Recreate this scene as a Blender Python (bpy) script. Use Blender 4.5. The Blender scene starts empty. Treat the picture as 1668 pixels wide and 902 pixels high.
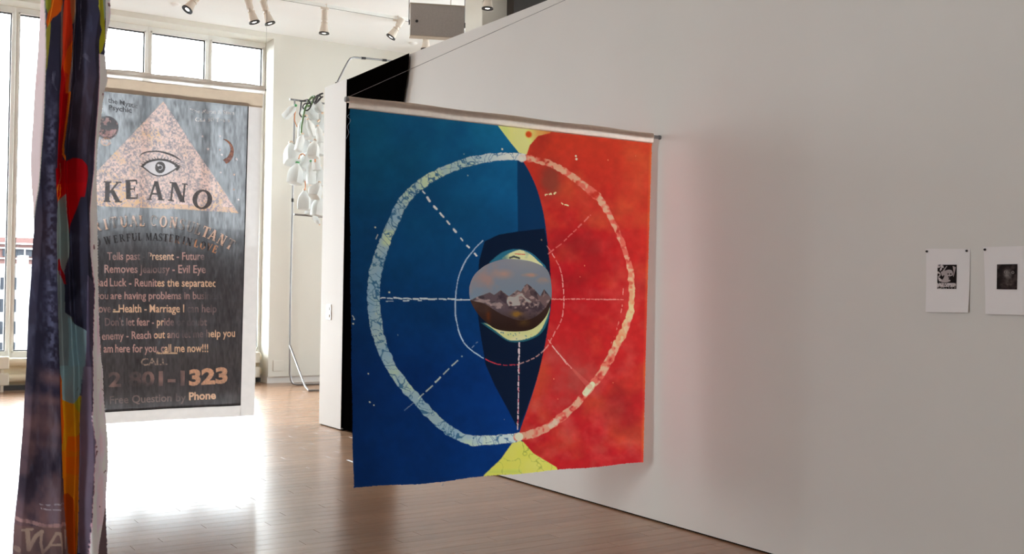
import bpy, math, random
import numpy as np
from mathutils import Matrix, Vector

random.seed(7)
scene = bpy.context.scene
COL = scene.collection

# ------------------------------------------------------------------ camera
F = 1723.0; CX, CY = 834.0, 451.0; HC = 1.6
YAW = math.atan2(1114, 1723.0); PITCH = math.atan(25 / 1723.0); ROLL = 0.015
fw = np.array([math.sin(YAW) * math.cos(PITCH), math.cos(YAW) * math.cos(PITCH), math.sin(PITCH)])
r0 = np.array([math.cos(YAW), -math.sin(YAW), 0.0]); u0 = np.cross(r0, fw)
rt = math.cos(ROLL) * r0 + math.sin(ROLL) * u0
up = -math.sin(ROLL) * r0 + math.cos(ROLL) * u0
CAM = np.array([0, 0, HC])
cd = bpy.data.cameras.new('camera'); cam = bpy.data.objects.new('camera', cd); COL.objects.link(cam)
cd.sensor_width = 36.0; cd.lens = F / 1668.0 * 36.0; cd.clip_end = 500
cam.matrix_world = Matrix(((rt[0], up[0], -fw[0], 0), (rt[1], up[1], -fw[1], 0), (rt[2], up[2], -fw[2], HC), (0, 0, 0, 1)))
scene.camera = cam

# ------------------------------------------------------------------ world, daylight, exposure
SKY = 8.0
w = bpy.data.worlds.new('sky'); scene.world = w; w.use_nodes = True
bg = w.node_tree.nodes['Background']
bg.inputs[0].default_value = (0.90, 0.955, 1.0, 1); bg.inputs[1].default_value = SKY
vs = scene.view_settings
vs.view_transform = 'Standard'; vs.look = 'None'; vs.gamma = 1.0; vs.use_curve_mapping = False
vs.exposure = 1.62
pl = bpy.data.lights.new('window_portal', 'AREA'); pl.shape = 'RECTANGLE'; pl.size = 6.1; pl.size_y = 5.6
pl.cycles.is_portal = True
po = bpy.data.objects.new('window_portal', pl); COL.objects.link(po)
po.location = (3.3, 17.9, 3.1); po.rotation_euler = (math.radians(-90), 0, 0)
pl2 = bpy.data.lights.new('side_portal', 'AREA'); pl2.shape = 'RECTANGLE'; pl2.size = 2.8; pl2.size_y = 1.8
pl2.cycles.is_portal = True
po2 = bpy.data.objects.new('side_portal', pl2); COL.objects.link(po2)
po2.location = (-6.35, 2.8, 2.9); po2.rotation_euler = (0, math.radians(-90), 0)
pl3 = bpy.data.lights.new('east_portal', 'AREA'); pl3.shape = 'RECTANGLE'; pl3.size = 4.4; pl3.size_y = 2.2
pl3.cycles.is_portal = True
po3 = bpy.data.objects.new('east_portal', pl3); COL.objects.link(po3)
po3.location = (12.35, 13.0, 2.8); po3.rotation_euler = (0, math.radians(90), 0)
scene.cycles.diffuse_bounces = 8; scene.cycles.max_bounces = 14

# ------------------------------------------------------------------ measuring helpers
def ray(px, py):
    px = np.asarray(px, float)[..., None]; py = np.asarray(py, float)[..., None]
    return fw + rt * (px - CX) / F - up * (py - CY) / F
def onx(px, py, X): d = ray(px, py); return CAM + d * (X / d[..., 0:1])
def ony(px, py, Y):
    d = ray(px, py); return CAM + d * (np.asarray(Y, float)[..., None] / d[..., 1:2])
def onz(px, py, Z): d = ray(px, py); return CAM + d * ((Z - HC) / d[..., 2:3])
def trace(P):
    v = np.asarray(P, float) - CAM; z = v @ fw
    return CX + F * (v @ rt) / z, CY - F * (v @ up) / z
def L1(c):
    c = np.asarray(c, float) / 255.0
    return np.where(c <= 0.04045, c / 12.92, ((c + 0.055) / 1.055) ** 2.4)
def lin(*c): return tuple(L1(c)) + (1.0,)

# ------------------------------------------------------------------ materials
def newmat(name):
    m = bpy.data.materials.new(name); m.use_nodes = True
    nt = m.node_tree; nt.nodes.clear()
    out = nt.nodes.new('ShaderNodeOutputMaterial')
    return m, nt, out
def mat(name, c, rough=0.6, metal=0.0, var=0.06, scale=6.0, bump=0.0, bscale=60.0, stretch=(1, 1, 1), spec=0.5):
    m, nt, out = newmat(name); N = nt.nodes; K = nt.links
    b = N.new('ShaderNodeBsdfPrincipled'); K.new(b.outputs[0], out.inputs[0])
    tc = N.new('ShaderNodeTexCoord'); mp = N.new('ShaderNodeMapping'); mp.inputs['Scale'].default_value = stretch
    K.new(tc.outputs['Object'], mp.inputs[0])
    n = N.new('ShaderNodeTexNoise'); n.inputs['Scale'].default_value = scale; n.inputs['Detail'].default_value = 5
    K.new(mp.outputs[0], n.inputs[0])
    r = N.new('ShaderNodeValToRGB')
    c = np.array(c[:3])
    r.color_ramp.elements[0].position = .3; r.color_ramp.elements[1].position = .7
    r.color_ramp.elements[0].color = tuple(np.clip(c * (1 - var), 0, 1)) + (1,)
    r.color_ramp.elements[1].color = tuple(np.clip(c * (1 + var), 0, 1)) + (1,)
    K.new(n.outputs[0], r.inputs[0]); K.new(r.outputs[0], b.inputs['Base Color'])
    b.inputs['Roughness'].default_value = rough; b.inputs['Metallic'].default_value = metal
    b.inputs['Specular IOR Level'].default_value = spec
    if bump:
        n2 = N.new('ShaderNodeTexNoise'); n2.inputs['Scale'].default_value = bscale; n2.inputs['Detail'].default_value = 3
        K.new(mp.outputs[0], n2.inputs[0])
        bp = N.new('ShaderNodeBump'); bp.inputs['Strength'].default_value = bump; bp.inputs['Distance'].default_value = .01
        K.new(n2.outputs[0], bp.inputs['Height']); K.new(bp.outputs[0], b.inputs['Normal'])
    return m
def cloth_mat(name, translucent=0.35, gauze=False, weave=900.0):
    """colour comes from the paint attribute, its alpha is how open the weave is"""
    m, nt, out = newmat(name); N = nt.nodes; K = nt.links
    at = N.new('ShaderNodeAttribute'); at.attribute_name = 'paint'
    tc = N.new('ShaderNodeTexCoord'); n = N.new('ShaderNodeTexNoise'); n.inputs['Scale'].default_value = weave
    K.new(tc.outputs['Object'], n.inputs[0])
    bp = N.new('ShaderNodeBump'); bp.inputs['Strength'].default_value = .25; bp.inputs['Distance'].default_value = .002
    K.new(n.outputs[0], bp.inputs['Height'])
    d = N.new('ShaderNodeBsdfPrincipled'); d.inputs['Roughness'].default_value = .85
    d.inputs['Specular IOR Level'].default_value = .25
    K.new(at.outputs['Color'], d.inputs['Base Color']); K.new(bp.outputs[0], d.inputs['Normal'])
    t = N.new('ShaderNodeBsdfTranslucent'); K.new(at.outputs['Color'], t.inputs[0])
    mx = N.new('ShaderNodeMixShader'); mx.inputs[0].default_value = translucent
    K.new(d.outputs[0], mx.inputs[1]); K.new(t.outputs[0], mx.inputs[2])
    last = mx
    if gauze:
        tr = N.new('ShaderNodeBsdfTransparent'); rf = N.new('ShaderNodeBsdfRefraction'); rf.inputs['IOR'].default_value = 1.07; rf.inputs['Roughness'].default_value = .62
        rf.inputs['Color'].default_value = (.93, .96, 1.0, 1)
        m3 = N.new('ShaderNodeMixShader'); m3.inputs[0].default_value = .28; K.new(rf.outputs[0], m3.inputs[1]); K.new(tr.outputs[0], m3.inputs[2])
        m2 = N.new('ShaderNodeMixShader')
        K.new(at.outputs['Alpha'], m2.inputs[0]); K.new(mx.outputs[0], m2.inputs[1]); K.new(m3.outputs[0], m2.inputs[2])
        last = m2
    K.new(last.outputs[0], out.inputs[0])
    return m
def thin_cloth(name, c, translucent=.45, gauze=0.0, var=.06, scale=20.0):
    m, nt, out = newmat(name); N = nt.nodes; K = nt.links
    tc = N.new('ShaderNodeTexCoord'); n = N.new('ShaderNodeTexNoise'); n.inputs['Scale'].default_value = scale; n.inputs['Detail'].default_value = 4
    K.new(tc.outputs['Object'], n.inputs[0]); c = np.array(c[:3])
    r = N.new('ShaderNodeValToRGB'); r.color_ramp.elements[0].position = .3; r.color_ramp.elements[1].position = .7
    r.color_ramp.elements[0].color = tuple(c * (1 - var)) + (1,); r.color_ramp.elements[1].color = tuple(np.clip(c * (1 + var), 0, 1)) + (1,)
    K.new(n.outputs[0], r.inputs[0])
    d = N.new('ShaderNodeBsdfDiffuse'); t = N.new('ShaderNodeBsdfTranslucent')
    K.new(r.outputs[0], d.inputs[0]); K.new(r.outputs[0], t.inputs[0])
    mx = N.new('ShaderNodeMixShader'); mx.inputs[0].default_value = translucent
    K.new(d.outputs[0], mx.inputs[1]); K.new(t.outputs[0], mx.inputs[2]); last = mx
    if gauze:
        tr = N.new('ShaderNodeBsdfTransparent'); m2 = N.new('ShaderNodeMixShader'); m2.inputs[0].default_value = gauze
        K.new(mx.outputs[0], m2.inputs[1]); K.new(tr.outputs[0], m2.inputs[2]); last = m2
    K.new(last.outputs[0], out.inputs[0])
    return m
def emit_mat(name, c, s):
    m, nt, out = newmat(name); e = nt.nodes.new('ShaderNodeEmission')
    e.inputs[0].default_value = c; e.inputs[1].default_value = s; nt.links.new(e.outputs[0], out.inputs[0]); return m
def glass_mat():
    m, nt, out = newmat('window_glass'); N = nt.nodes; K = nt.links
    t = N.new('ShaderNodeBsdfTransparent'); t.inputs[0].default_value = (.97, .985, .98, 1)
    g = N.new('ShaderNodeBsdfGlossy'); g.inputs['Roughness'].default_value = .02
    fr = N.new('ShaderNodeFresnel'); fr.inputs[0].default_value = 1.2
    mx = N.new('ShaderNodeMixShader'); K.new(fr.outputs[0], mx.inputs[0])
    K.new(t.outputs[0], mx.inputs[1]); K.new(g.outputs[0], mx.inputs[2]); K.new(mx.outputs[0], out.inputs[0]); return m
def floor_mat(name, planks):
    m, nt, out = newmat(name); N = nt.nodes; K = nt.links
    b = N.new('ShaderNodeBsdfPrincipled'); K.new(b.outputs[0], out.inputs[0])
    geo = N.new('ShaderNodeNewGeometry')
    mp = N.new('ShaderNodeMapping'); mp.inputs['Scale'].default_value = (1.2, 16, 1); K.new(geo.outputs['Position'], mp.inputs[0])
    n = N.new('ShaderNodeTexNoise'); n.inputs['Scale'].default_value = 2.2; n.inputs['Detail'].default_value = 7; n.inputs['Roughness'].default_value = .6
    K.new(mp.outputs[0], n.inputs[0])
    r = N.new('ShaderNodeValToRGB'); e = r.color_ramp.elements
    e[0].position = .32; e[1].position = .68
    e[0].color = lin(146, 111, 86); e[1].color = lin(158, 123, 97)
    K.new(n.outputs[0], r.inputs[0])
    hsv = N.new('ShaderNodeHueSaturation'); K.new(r.outputs[0], hsv.inputs['Color'])
    mr = N.new('ShaderNodeMapRange'); mr.inputs['To Min'].default_value = .93; mr.inputs['To Max'].default_value = 1.07
    K.new(mr.outputs[0], hsv.inputs['Value'])
    if planks:
        oi = N.new('ShaderNodeObjectInfo'); K.new(oi.outputs['Random'], mr.inputs['Value'])
        K.new(hsv.outputs[0], b.inputs['Base Color'])
    else:
        br = N.new('ShaderNodeTexBrick'); br.inputs['Scale'].default_value = 1.0
        br.inputs['Brick Width'].default_value = 1.5; br.inputs['Row Height'].default_value = .125
        br.inputs['Mortar Size'].default_value = .001; br.inputs['Color1'].default_value = (0, 0, 0, 1); br.inputs['Color2'].default_value = (1, 1, 1, 1)
        br.inputs['Mortar'].default_value = (0, 0, 0, 1)
        K.new(geo.outputs['Position'], br.inputs['Vector']); K.new(br.outputs['Color'], mr.inputs['Value'])
        K.new(hsv.outputs[0], b.inputs['Base Color'])
    n3 = N.new('ShaderNodeTexNoise'); n3.inputs['Scale'].default_value = 1.3; n3.inputs['Detail'].default_value = 3; K.new(mp.outputs[0], n3.inputs[0])
    rr = N.new('ShaderNodeMapRange'); rr.inputs['To Min'].default_value = .19; rr.inputs['To Max'].default_value = .30; b.inputs['Specular IOR Level'].default_value = .42
    K.new(n3.outputs[0], rr.inputs['Value']); K.new(rr.outputs[0], b.inputs['Roughness'])
    bp = N.new('ShaderNodeBump'); bp.inputs['Strength'].default_value = .05; bp.inputs['Distance'].default_value = .004
    K.new(n.outputs[0], bp.inputs['Height']); K.new(bp.outputs[0], b.inputs['Normal'])
    return m

M = {}
M['wall'] = mat('white_wall_paint', lin(226, 222, 217), .75, var=.008, scale=2, bump=.02, bscale=180)
M['cream'] = mat('cream_wall_paint', lin(229, 226, 216), .8, var=.01, scale=2)
M['ceiling'] = mat('ceiling_paint', lin(250, 250, 248), .85, var=.008, scale=2)
M['frame'] = mat('window_frame_paint', lin(248, 249, 246), .45, var=.02)
M['gasket'] = mat('dark_gasket', lin(60, 62, 66), .6)
M['black'] = mat('black_paint', (.0013, .0009, .0008), .9, var=.1, spec=0)
M['blackcloth'] = mat('black_curtain_cloth', (.0012, .0008, .0007), .95, var=.15, scale=8, spec=0)
M['glass'] = glass_mat()
M['floor'] = floor_mat('floor_wood', False); M['plank'] = floor_mat('plank_wood', True)
M['steel'] = mat('brushed_steel', lin(150, 150, 152), .35, 1.0, var=.05)
M['pipe'] = mat('conduit_steel', lin(138, 136, 136), .4, .8, var=.08)
M['darkmetal'] = mat('dark_metal', lin(40, 38, 38), .5, .6)
M['rad'] = mat('radiator_enamel', lin(232, 222, 196), .4, var=.03)
M['radbr'] = mat('bracket_enamel', lin(236, 232, 218), .4, var=.02)
M['lamp'] = mat('lamp_enamel', lin(226, 214, 200), .45, var=.02)
M['rim'] = mat('lamp_rim_black', lin(30, 26, 28), .5)
M['lens'] = emit_mat('lamp_lens', (1, .95, .88, 1), 2.2)
M['grey'] = mat('grey_box_paint', lin(196, 187, 180), .55, var=.05, scale=40)
M['dgrey'] = mat('dark_grey_paint', lin(70, 66, 64), .7, var=.05)
M['tan'] = mat('tan_edge', lin(190, 176, 158), .6)
M['paper'] = mat('print_paper', lin(240, 235, 235), .9, var=.008, scale=8, bump=.03, bscale=200)
M['pin'] = mat('pin_metal', lin(45, 40, 42), .35, .6)
M['plastic'] = mat('switch_plastic', lin(238, 237, 232), .4, var=.01)
M['jug'] = thin_cloth('milky_plastic', (.74, .745, .73), .35, 0, .04, 8)
M['capgreen'] = mat('green_cap_plastic', lin(70, 165, 95), .4)
M['capwhite'] = mat('pale_cap_plastic', lin(232, 205, 180), .4)
M['hosegreen'] = mat('green_hose', lin(88, 118, 70), .5)
M['hoseblack'] = mat('black_hose', lin(38, 34, 36), .5)
M['cord'] = mat('orange_cord', lin(205, 130, 75), .6)
M['canvas'] = thin_cloth('natural_canvas', L1((226, 221, 217)), .30, .006, .03, 14)
M['band'] = thin_cloth('cream_band_cloth', L1((226, 208, 186)), .34, 0.0, .03, 14)
M['sleeve'] = thin_cloth('sleeve_canvas', L1((246, 232, 220)), .78, 0.0, .05, 30)
M['sleeve2'] = thin_cloth('hem_sleeve_canvas', L1((240, 234, 226)), .62, 0.03, .03, 14)
M['thread'] = mat('loose_thread', lin(150, 160, 175), .8)
M['brick'] = mat('brick_facade', (.070, .041, .038), .95, var=.1, scale=.5, spec=0)
M['brickdark'] = mat('dark_brick_facade', (.045, .036, .032), .95, var=.15, scale=.5, spec=0)
M['stone'] = mat('pale_facade', (.30, .30, .30), .9, var=.04, scale=.3, spec=0)
M['shade'] = mat('facade_window', (.020, .022, .026), .95, var=.2, scale=1, spec=0)
M['street'] = mat('asphalt', (.05, .05, .05), .9, spec=0)
M['tape'] = mat('white_tape', lin(235, 235, 235), .6)

# ------------------------------------------------------------------ mesh builder
class MB:
    def __init__(s): s.v = []; s.f = []; s.smooth = False
    def add(s, vs, fs):
        b = len(s.v); s.v += [tuple(map(float, p)) for p in vs]; s.f += [tuple(i + b for i in f) for f in fs]; return s
    def box(s, a, b, bev=0.0):
        (x0, y0, z0), (x1, y1, z1) = a, b
        if not bev:
            return s.add([(x0, y0, z0), (x1, y0, z0), (x1, y1, z0), (x0, y1, z0), (x0, y0, z1), (x1, y0, z1), (x1, y1, z1), (x0, y1, z1)],
                         [(0, 3, 2, 1), (4, 5, 6, 7), (0, 1, 5, 4), (1, 2, 6, 5), (2, 3, 7, 6), (3, 0, 4, 7)])
        e = bev
        rings = []
        for z, i in ((z0, e), (z0 + e, 0), (z1 - e, 0), (z1, e)):
            c = e * .9
            X0, X1, Y0, Y1 = x0 + i, x1 - i, y0 + i, y1 - i
            rings.append([(X0 + c, Y0, z), (X1 - c, Y0, z), (X1, Y0 + c, z), (X1, Y1 - c, z), (X1 - c, Y1, z), (X0 + c, Y1, z), (X0, Y1 - c, z), (X0, Y0 + c, z)])
        return s.loft(rings)
    def loft(s, rings, close=True, caps=True):
        n = len(rings[0]); vs = [p for r in rings for p in r]; fs = []
        for i in range(len(rings) - 1):
            for j in range(n if close else n - 1):
                k = (j + 1) % n
                fs.append((i * n + j, i * n + k, (i + 1) * n + k, (i + 1) * n + j))
        if caps and close:
            fs.append(tuple(reversed(range(n)))); fs.append(tuple((len(rings) - 1) * n + j for j in range(n)))
        return s.add(vs, fs)
    def tube(s, path, r, seg=8, caps=True):
        P = [np.array(p, float) for p in path]; rings = []
        R = r if hasattr(r, '__len__') else [r] * len(P)
        t0 = P[1] - P[0]; t0 /= np.linalg.norm(t0)
        ref = np.array([0, 0, 1.0]) if abs(t0[2]) < .9 else np.array([1.0, 0, 0])
        nrm = np.cross(t0, ref); nrm /= np.linalg.norm(nrm)
        for i, p in enumerate(P):
            t = (P[min(i + 1, len(P) - 1)] - P[max(i - 1, 0)]); t /= max(np.linalg.norm(t), 1e-9)
            nrm = nrm - t * (nrm @ t); nrm /= max(np.linalg.norm(nrm), 1e-9); b = np.cross(t, nrm)
            rings.append([p + R[i] * (nrm * math.cos(a) + b * math.sin(a)) for a in np.linspace(0, 2 * math.pi, seg, endpoint=False)])
        s.smooth = True
        return s.loft(rings, caps=caps)
    def lathe(s, prof, c=(0, 0, 0), seg=20):
        rings = [[(c[0] + r * math.cos(a), c[1] + r * math.sin(a), c[2] + z) for a in np.linspace(0, 2 * math.pi, seg, endpoint=False)] for r, z in prof]
        s.smooth = True
        return s.loft(rings)
    def build(s, name, m, parent=None, loc=None):
        me = bpy.data.meshes.new(name)
        base = np.zeros(3)
        if parent is not None: base = np.array(parent.matrix_world.translation) if parent.get('_base') is None else np.array(parent['_base'])
        if loc is not None: base = np.array(loc, float)
        me.from_pydata([tuple(np.array(p) - base) for p in s.v], [], s.f)
        me.materials.append(m); me.update()
        if s.smooth: me.polygons.foreach_set('use_smooth', [True] * len(me.polygons)); sharp(me)
        o = bpy.data.objects.new(name, me); COL.objects.link(o)
        if parent is not None: o.parent = parent
        if loc is not None and parent is None: o.location = loc
        return o
def sharp(me, ang=40):
    try: me.set_sharp_from_angle(angle=math.radians(ang))
    except Exception: pass
BASE = {}
def thing(name, label, cat, loc, group=None):
    o = bpy.data.objects.new(name, None); COL.objects.link(o); o.location = tuple(map(float, loc)); o.empty_display_size = .1
    o['label'] = label; o['category'] = cat
    if group: o['group'] = group
    BASE[o.name] = np.array(loc, float)
    return o
def part(mb, name, m, parent, base=None):
    """mesh given in world coordinates, parented under a thing (or a part of it)"""
    root = parent
    while root.parent is not None: root = root.parent
    b = BASE.get(root.name, np.array(root.location))
    me = bpy.data.meshes.new(name)
    me.from_pydata([tuple(np.array(p) - b) for p in mb.v], [], mb.f); me.materials.append(m); me.update()
    if mb.smooth: me.polygons.foreach_set('use_smooth', [True] * len(me.polygons)); sharp(me)
    o = bpy.data.objects.new(name, me); COL.objects.link(o); o.parent = parent
    return o
def tag(o, label, cat, group=None):
    o['label'] = label; o['category'] = cat
    if group: o['group'] = group
    return o
def struct(mb, name, m, label=None):
    o = mb.build(name, m); o['kind'] = 'structure'
    if label: o['label'] = label
    return o
def bez(pts, n=6):
    """smooth curve through points"""
    P = [np.array(p, float) for p in pts]; out = []
    Q = [2 * P[0] - P[1]] + P + [2 * P[-1] - P[-2]]
    for i in range(1, len(Q) - 2):
        for t in np.linspace(0, 1, n, endpoint=False):
            a, b, c, d = Q[i - 1], Q[i], Q[i + 1], Q[i + 2]
            out.append(.5 * ((2 * b) + (-a + c) * t + (2 * a - 5 * b + 4 * c - d) * t * t + (-a + 3 * b - 3 * c + d) * t ** 3))
    out.append(P[-1]); return out
def grid_obj(name, P, col, m, parent, alpha=None):
    """dense cloth: P (n,m,3) world points, col (n,m,3) linear paint"""
    n, k = P.shape[:2]
    root = parent
    while root.parent is not None: root = root.parent
    V = (P - BASE[root.name]).reshape(-1, 3).astype(np.float32)
    i = np.arange(n - 1)[:, None] * k + np.arange(k - 1)[None, :]
    q = np.stack([i, i + 1, i + k + 1, i + k], -1).reshape(-1).astype(np.int32)
    me = bpy.data.meshes.new(name); nf = (n - 1) * (k - 1)
    me.vertices.add(n * k); me.vertices.foreach_set('co', V.ravel())
    me.loops.add(nf * 4); me.loops.foreach_set('vertex_index', q)
    me.polygons.add(nf); me.polygons.foreach_set('loop_start', np.arange(0, nf * 4, 4, dtype=np.int32))
    me.polygons.foreach_set('use_smooth', np.ones(nf, bool))
    me.update(calc_edges=True)
    ca = me.color_attributes.new('paint', 'FLOAT_COLOR', 'POINT')
    A = np.zeros((n, k, 1)) if alpha is None else alpha[..., None]
    ca.data.foreach_set('color', np.concatenate([np.clip(col, 0, 1), A], -1).astype(np.float32).ravel())
    me.materials.append(m); me.validate()
    o = bpy.data.objects.new(name, me); COL.objects.link(o); o.parent = parent
    return o

# ------------------------------------------------------------------ print canvas
rng = np.random.default_rng(11)
def vnoise(shape, cells, seed, oct=4, aniso=(1, 1), pers=.5):
    r = np.random.default_rng(seed); H, W = shape; out = np.zeros(shape); amp = 1; tot = 0
    for o in range(oct):
        ch = max(2, int(cells * aniso[0] * 2 ** o)) + 1; cw = max(2, int(cells * aniso[1] * 2 ** o * W / H)) + 1
        g = r.random((ch + 1, cw + 1))
        y = np.linspace(0, ch - 1e-3, H); x = np.linspace(0, cw - 1e-3, W)
        yi = y.astype(int); xi = x.astype(int); fy = y - yi; fx = x - xi
        fy = fy * fy * (3 - 2 * fy); fx = fx * fx * (3 - 2 * fx)
        a = g[yi][:, xi]; b = g[yi][:, xi + 1]; c = g[yi + 1][:, xi]; d = g[yi + 1][:, xi + 1]
        out += amp * ((a * (1 - fx) + b * fx) * (1 - fy)[:, None] + (c * (1 - fx) + d * fx) * fy[:, None]); tot += amp; amp *= pers
    return (out / tot).astype(np.float32)
def blur(a, n):
    for _ in range(n):
        a = (a + np.roll(a, 1, 0) + np.roll(a, -1, 0)) / 3; a = (a + np.roll(a, 1, 1) + np.roll(a, -1, 1)) / 3
    return a
class Canvas:
    def __init__(s, x0, y0, x1, y1, k):
        s.x0, s.y0, s.k = x0, y0, k; s.W = int((x1 - x0) * k); s.H = int((y1 - y0) * k)
        s.X = x0 + (np.arange(s.W) + .5)[None, :] / k + np.zeros((s.H, 1)); s.Y = y0 + (np.arange(s.H) + .5)[:, None] / k + np.zeros((1, s.W))
        s.X = s.X.astype(np.float32); s.Y = s.Y.astype(np.float32); s.c = np.zeros((s.H, s.W, 3), np.float32); s.a = np.zeros((s.H, s.W), np.float32)
    def win(s, x0, y0, x1, y1):
        a = max(0, int((y0 - s.y0) * s.k) - 1); b = min(s.H, int((y1 - s.y0) * s.k) + 2)
        c = max(0, int((x0 - s.x0) * s.k) - 1); d = min(s.W, int((x1 - s.x0) * s.k) + 2)
        return slice(a, max(a, b)), slice(c, max(c, d))
    def poly(s, pts, out=None):
        m = np.zeros((s.H, s.W), bool) if out is None else out
        p = np.array(pts, float); w = s.win(p[:, 0].min(), p[:, 1].min(), p[:, 0].max(), p[:, 1].max())
        X, Y = s.X[w], s.Y[w]
        if X.size == 0: return m
        r = np.zeros(X.shape, bool); n = len(p)
        for i in range(n):
            (xa, ya), (xb, yb) = p[i], p[(i + 1) % n]
            if ya == yb: continue
            r ^= ((ya > Y) != (yb > Y)) & (X < (xb - xa) * (Y - ya) / (yb - ya) + xa)
        m[w] |= r
        return m
    def stroke(s, pts, wd, out=None):
        m = np.zeros((s.H, s.W), bool) if out is None else out
        p = np.array(pts, float); W = np.broadcast_to(np.asarray(wd, float), (len(p),))
        for i in range(len(p) - 1):
            a, b = p[i], p[i + 1]; hw = max(W[i], W[i + 1]) / 2 + .5
            w = s.win(min(a[0], b[0]) - hw, min(a[1], b[1]) - hw, max(a[0], b[0]) + hw, max(a[1], b[1]) + hw)
            X, Y = s.X[w], s.Y[w]
            if X.size == 0: continue
            d = b - a; t = np.clip(((X - a[0]) * d[0] + (Y - a[1]) * d[1]) / max(d @ d, 1e-9), 0, 1)
            m[w] |= np.hypot(X - a[0] - t * d[0], Y - a[1] - t * d[1]) < (W[i] * (1 - t) + W[i + 1] * t) / 2
        return m
    def paint(s, m, c, al=1.0):
        ry = np.flatnonzero(m.any(1)); rx = np.flatnonzero(m.any(0))
        if not len(ry): return
        w_ = (slice(ry[0], ry[-1] + 1), slice(rx[0], rx[-1] + 1))
        a = (np.asarray(m[w_], np.float32) * np.float32(al))[..., None]; s.c[w_] += (np.asarray(c, np.float32) - s.c[w_]) * a
    def dot(s, x, y, r, c, al=1.0):
        w_ = s.win(x - r, y - r, x + r, y + r); X, Y = s.X[w_], s.Y[w_]
        if X.size: s.c[w_] += (np.asarray(c, np.float32) - s.c[w_]) * ((np.hypot(X - x, Y - y) < r) * np.float32(al))[..., None]
    def sample(s, px, py, arr):
        x = np.clip((px - s.x0) * s.k - .5, 0, s.W - 1.001); y = np.clip((py - s.y0) * s.k - .5, 0, s.H - 1.001)
        xi = x.astype(int); yi = y.astype(int); fx = x - xi; fy = y - yi
        if arr.ndim == 3: fx = fx[..., None]; fy = fy[..., None]
        return (arr[yi, xi] * (1 - fx) + arr[yi, xi + 1] * fx) * (1 - fy) + (arr[yi + 1, xi] * (1 - fx) + arr[yi + 1, xi + 1] * fx) * fy
def cc(*v): return np.array(v, np.float32)
def crop(pts, ox, oy, k): return [(ox + x / k, oy + y / k) for x, y in pts]
def curve2(pts, n=8): return [tuple(p) for p in bez(pts, n)]

# ================================================================== STRUCTURE
XW = 4.93; YB = 17.24; ZC = 5.93; TOPW = 4.01; YWIN = 17.66
RX0, RX1, RY0, RY1 = -6.0, 12.0, -5.0, YB + .6
# floor: base slab with a sunken bed where single planks lie
PX0, PX1, PY0, PY1 = .3, 4.95, 3.9, 11.9
fb = MB()
def rect(mb, x0, x1, y0, y1, z): mb.add([(x0, y0, z), (x1, y0, z), (x1, y1, z), (x0, y1, z)], [(0, 1, 2, 3)])
rect(fb, RX0, PX0, RY0, RY1, 0); rect(fb, PX1, RX1, RY0, RY1, 0); rect(fb, PX0, PX1, RY0, PY0, 0); rect(fb, PX0, PX1, PY1, RY1, 0)
rect(fb, PX0, PX1, PY0, PY1, -.013)
fb.box((RX0, RY0, -.25), (RX1, RY1, -.02))
floor = struct(fb, 'floor', M['floor'], 'pale wood plank floor with a satin sheen')
PL = 1.5; PW = .125; meshes = {}
def plank_mesh(L):
    k = round(L, 3)
    if k not in meshes:
        g = .0007; e = .0012; b = MB()
        ring = lambda i, z: [(g + i, g + i, z), (L - g - i, g + i, z), (L - g - i, PW - g - i, z), (g + i, PW - g - i, z)]
        b.loft([ring(0, -.012), ring(0, -e), ring(e, 0)], caps=False)
        b.f.append((8, 9, 10, 11))
        me = bpy.data.meshes.new('plank'); me.from_pydata(b.v, [], b.f); me.materials.append(M['plank']); me.update(); meshes[k] = me
    return meshes[k]
row = 0; y = PY0
while y < PY1 - 1e-6:
    off = [(.35), (.95), (1.3), (.1), (.75)][row % 5]; x = PX0
    first = True
    while x < PX1 - 1e-6:
        L = off if (first and off > .2) else PL
        first = False
        L = min(L, PX1 - x)
        if PX1 - (x + L) < .1: L = PX1 - x
        o = bpy.data.objects.new('plank', plank_mesh(L)); COL.objects.link(o); o.parent = floor; o.location = (x, y, 0)
        x += L
    y += PW; row += 1
struct(MB().box((RX0, RY0, ZC), (RX1, RY1, ZC + .2)), 'ceiling', M['ceiling'], 'flat white gallery ceiling')
LY0, LY1, LZ0, LZ1 = ADDED_WIN = (2.0, 3.6, 1.6, 4.3)  # opening for an unseen window, added to brighten the right wall
struct(MB().box((RX0 - .3, RY0, 0), (RX0, LY0, ZC)).box((RX0 - .3, LY1, 0), (RX0, RY1, ZC)).box((RX0 - .3, LY0, 0), (RX0, LY1, LZ0)).box((RX0 - .3, LY0, LZ1), (RX0, LY1, ZC)), 'wall_left', M['wall'], 'white wall at the far left side')
struct(MB().box((RX0, RY0 - .2, 0), (RX1, RY0, ZC)), 'wall_front', M['wall'], 'white wall behind the viewer')
EY0, EY1, EZ0, EZ1 = 12.0, 14.0, .8, 5.0  # opening for unseen windows, added to brighten ceiling and back wall
struct(MB().box((RX1, RY0, 0), (RX1 + .3, EY0, ZC)).box((RX1, EY1, 0), (RX1 + .3, RY1, ZC)).box((RX1, EY0, 0), (RX1 + .3, EY1, EZ0)).box((RX1, EY0, EZ1), (RX1 + .3, EY1, ZC)), 'wall_east', M['wall'], 'white wall beyond the partition')
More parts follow.
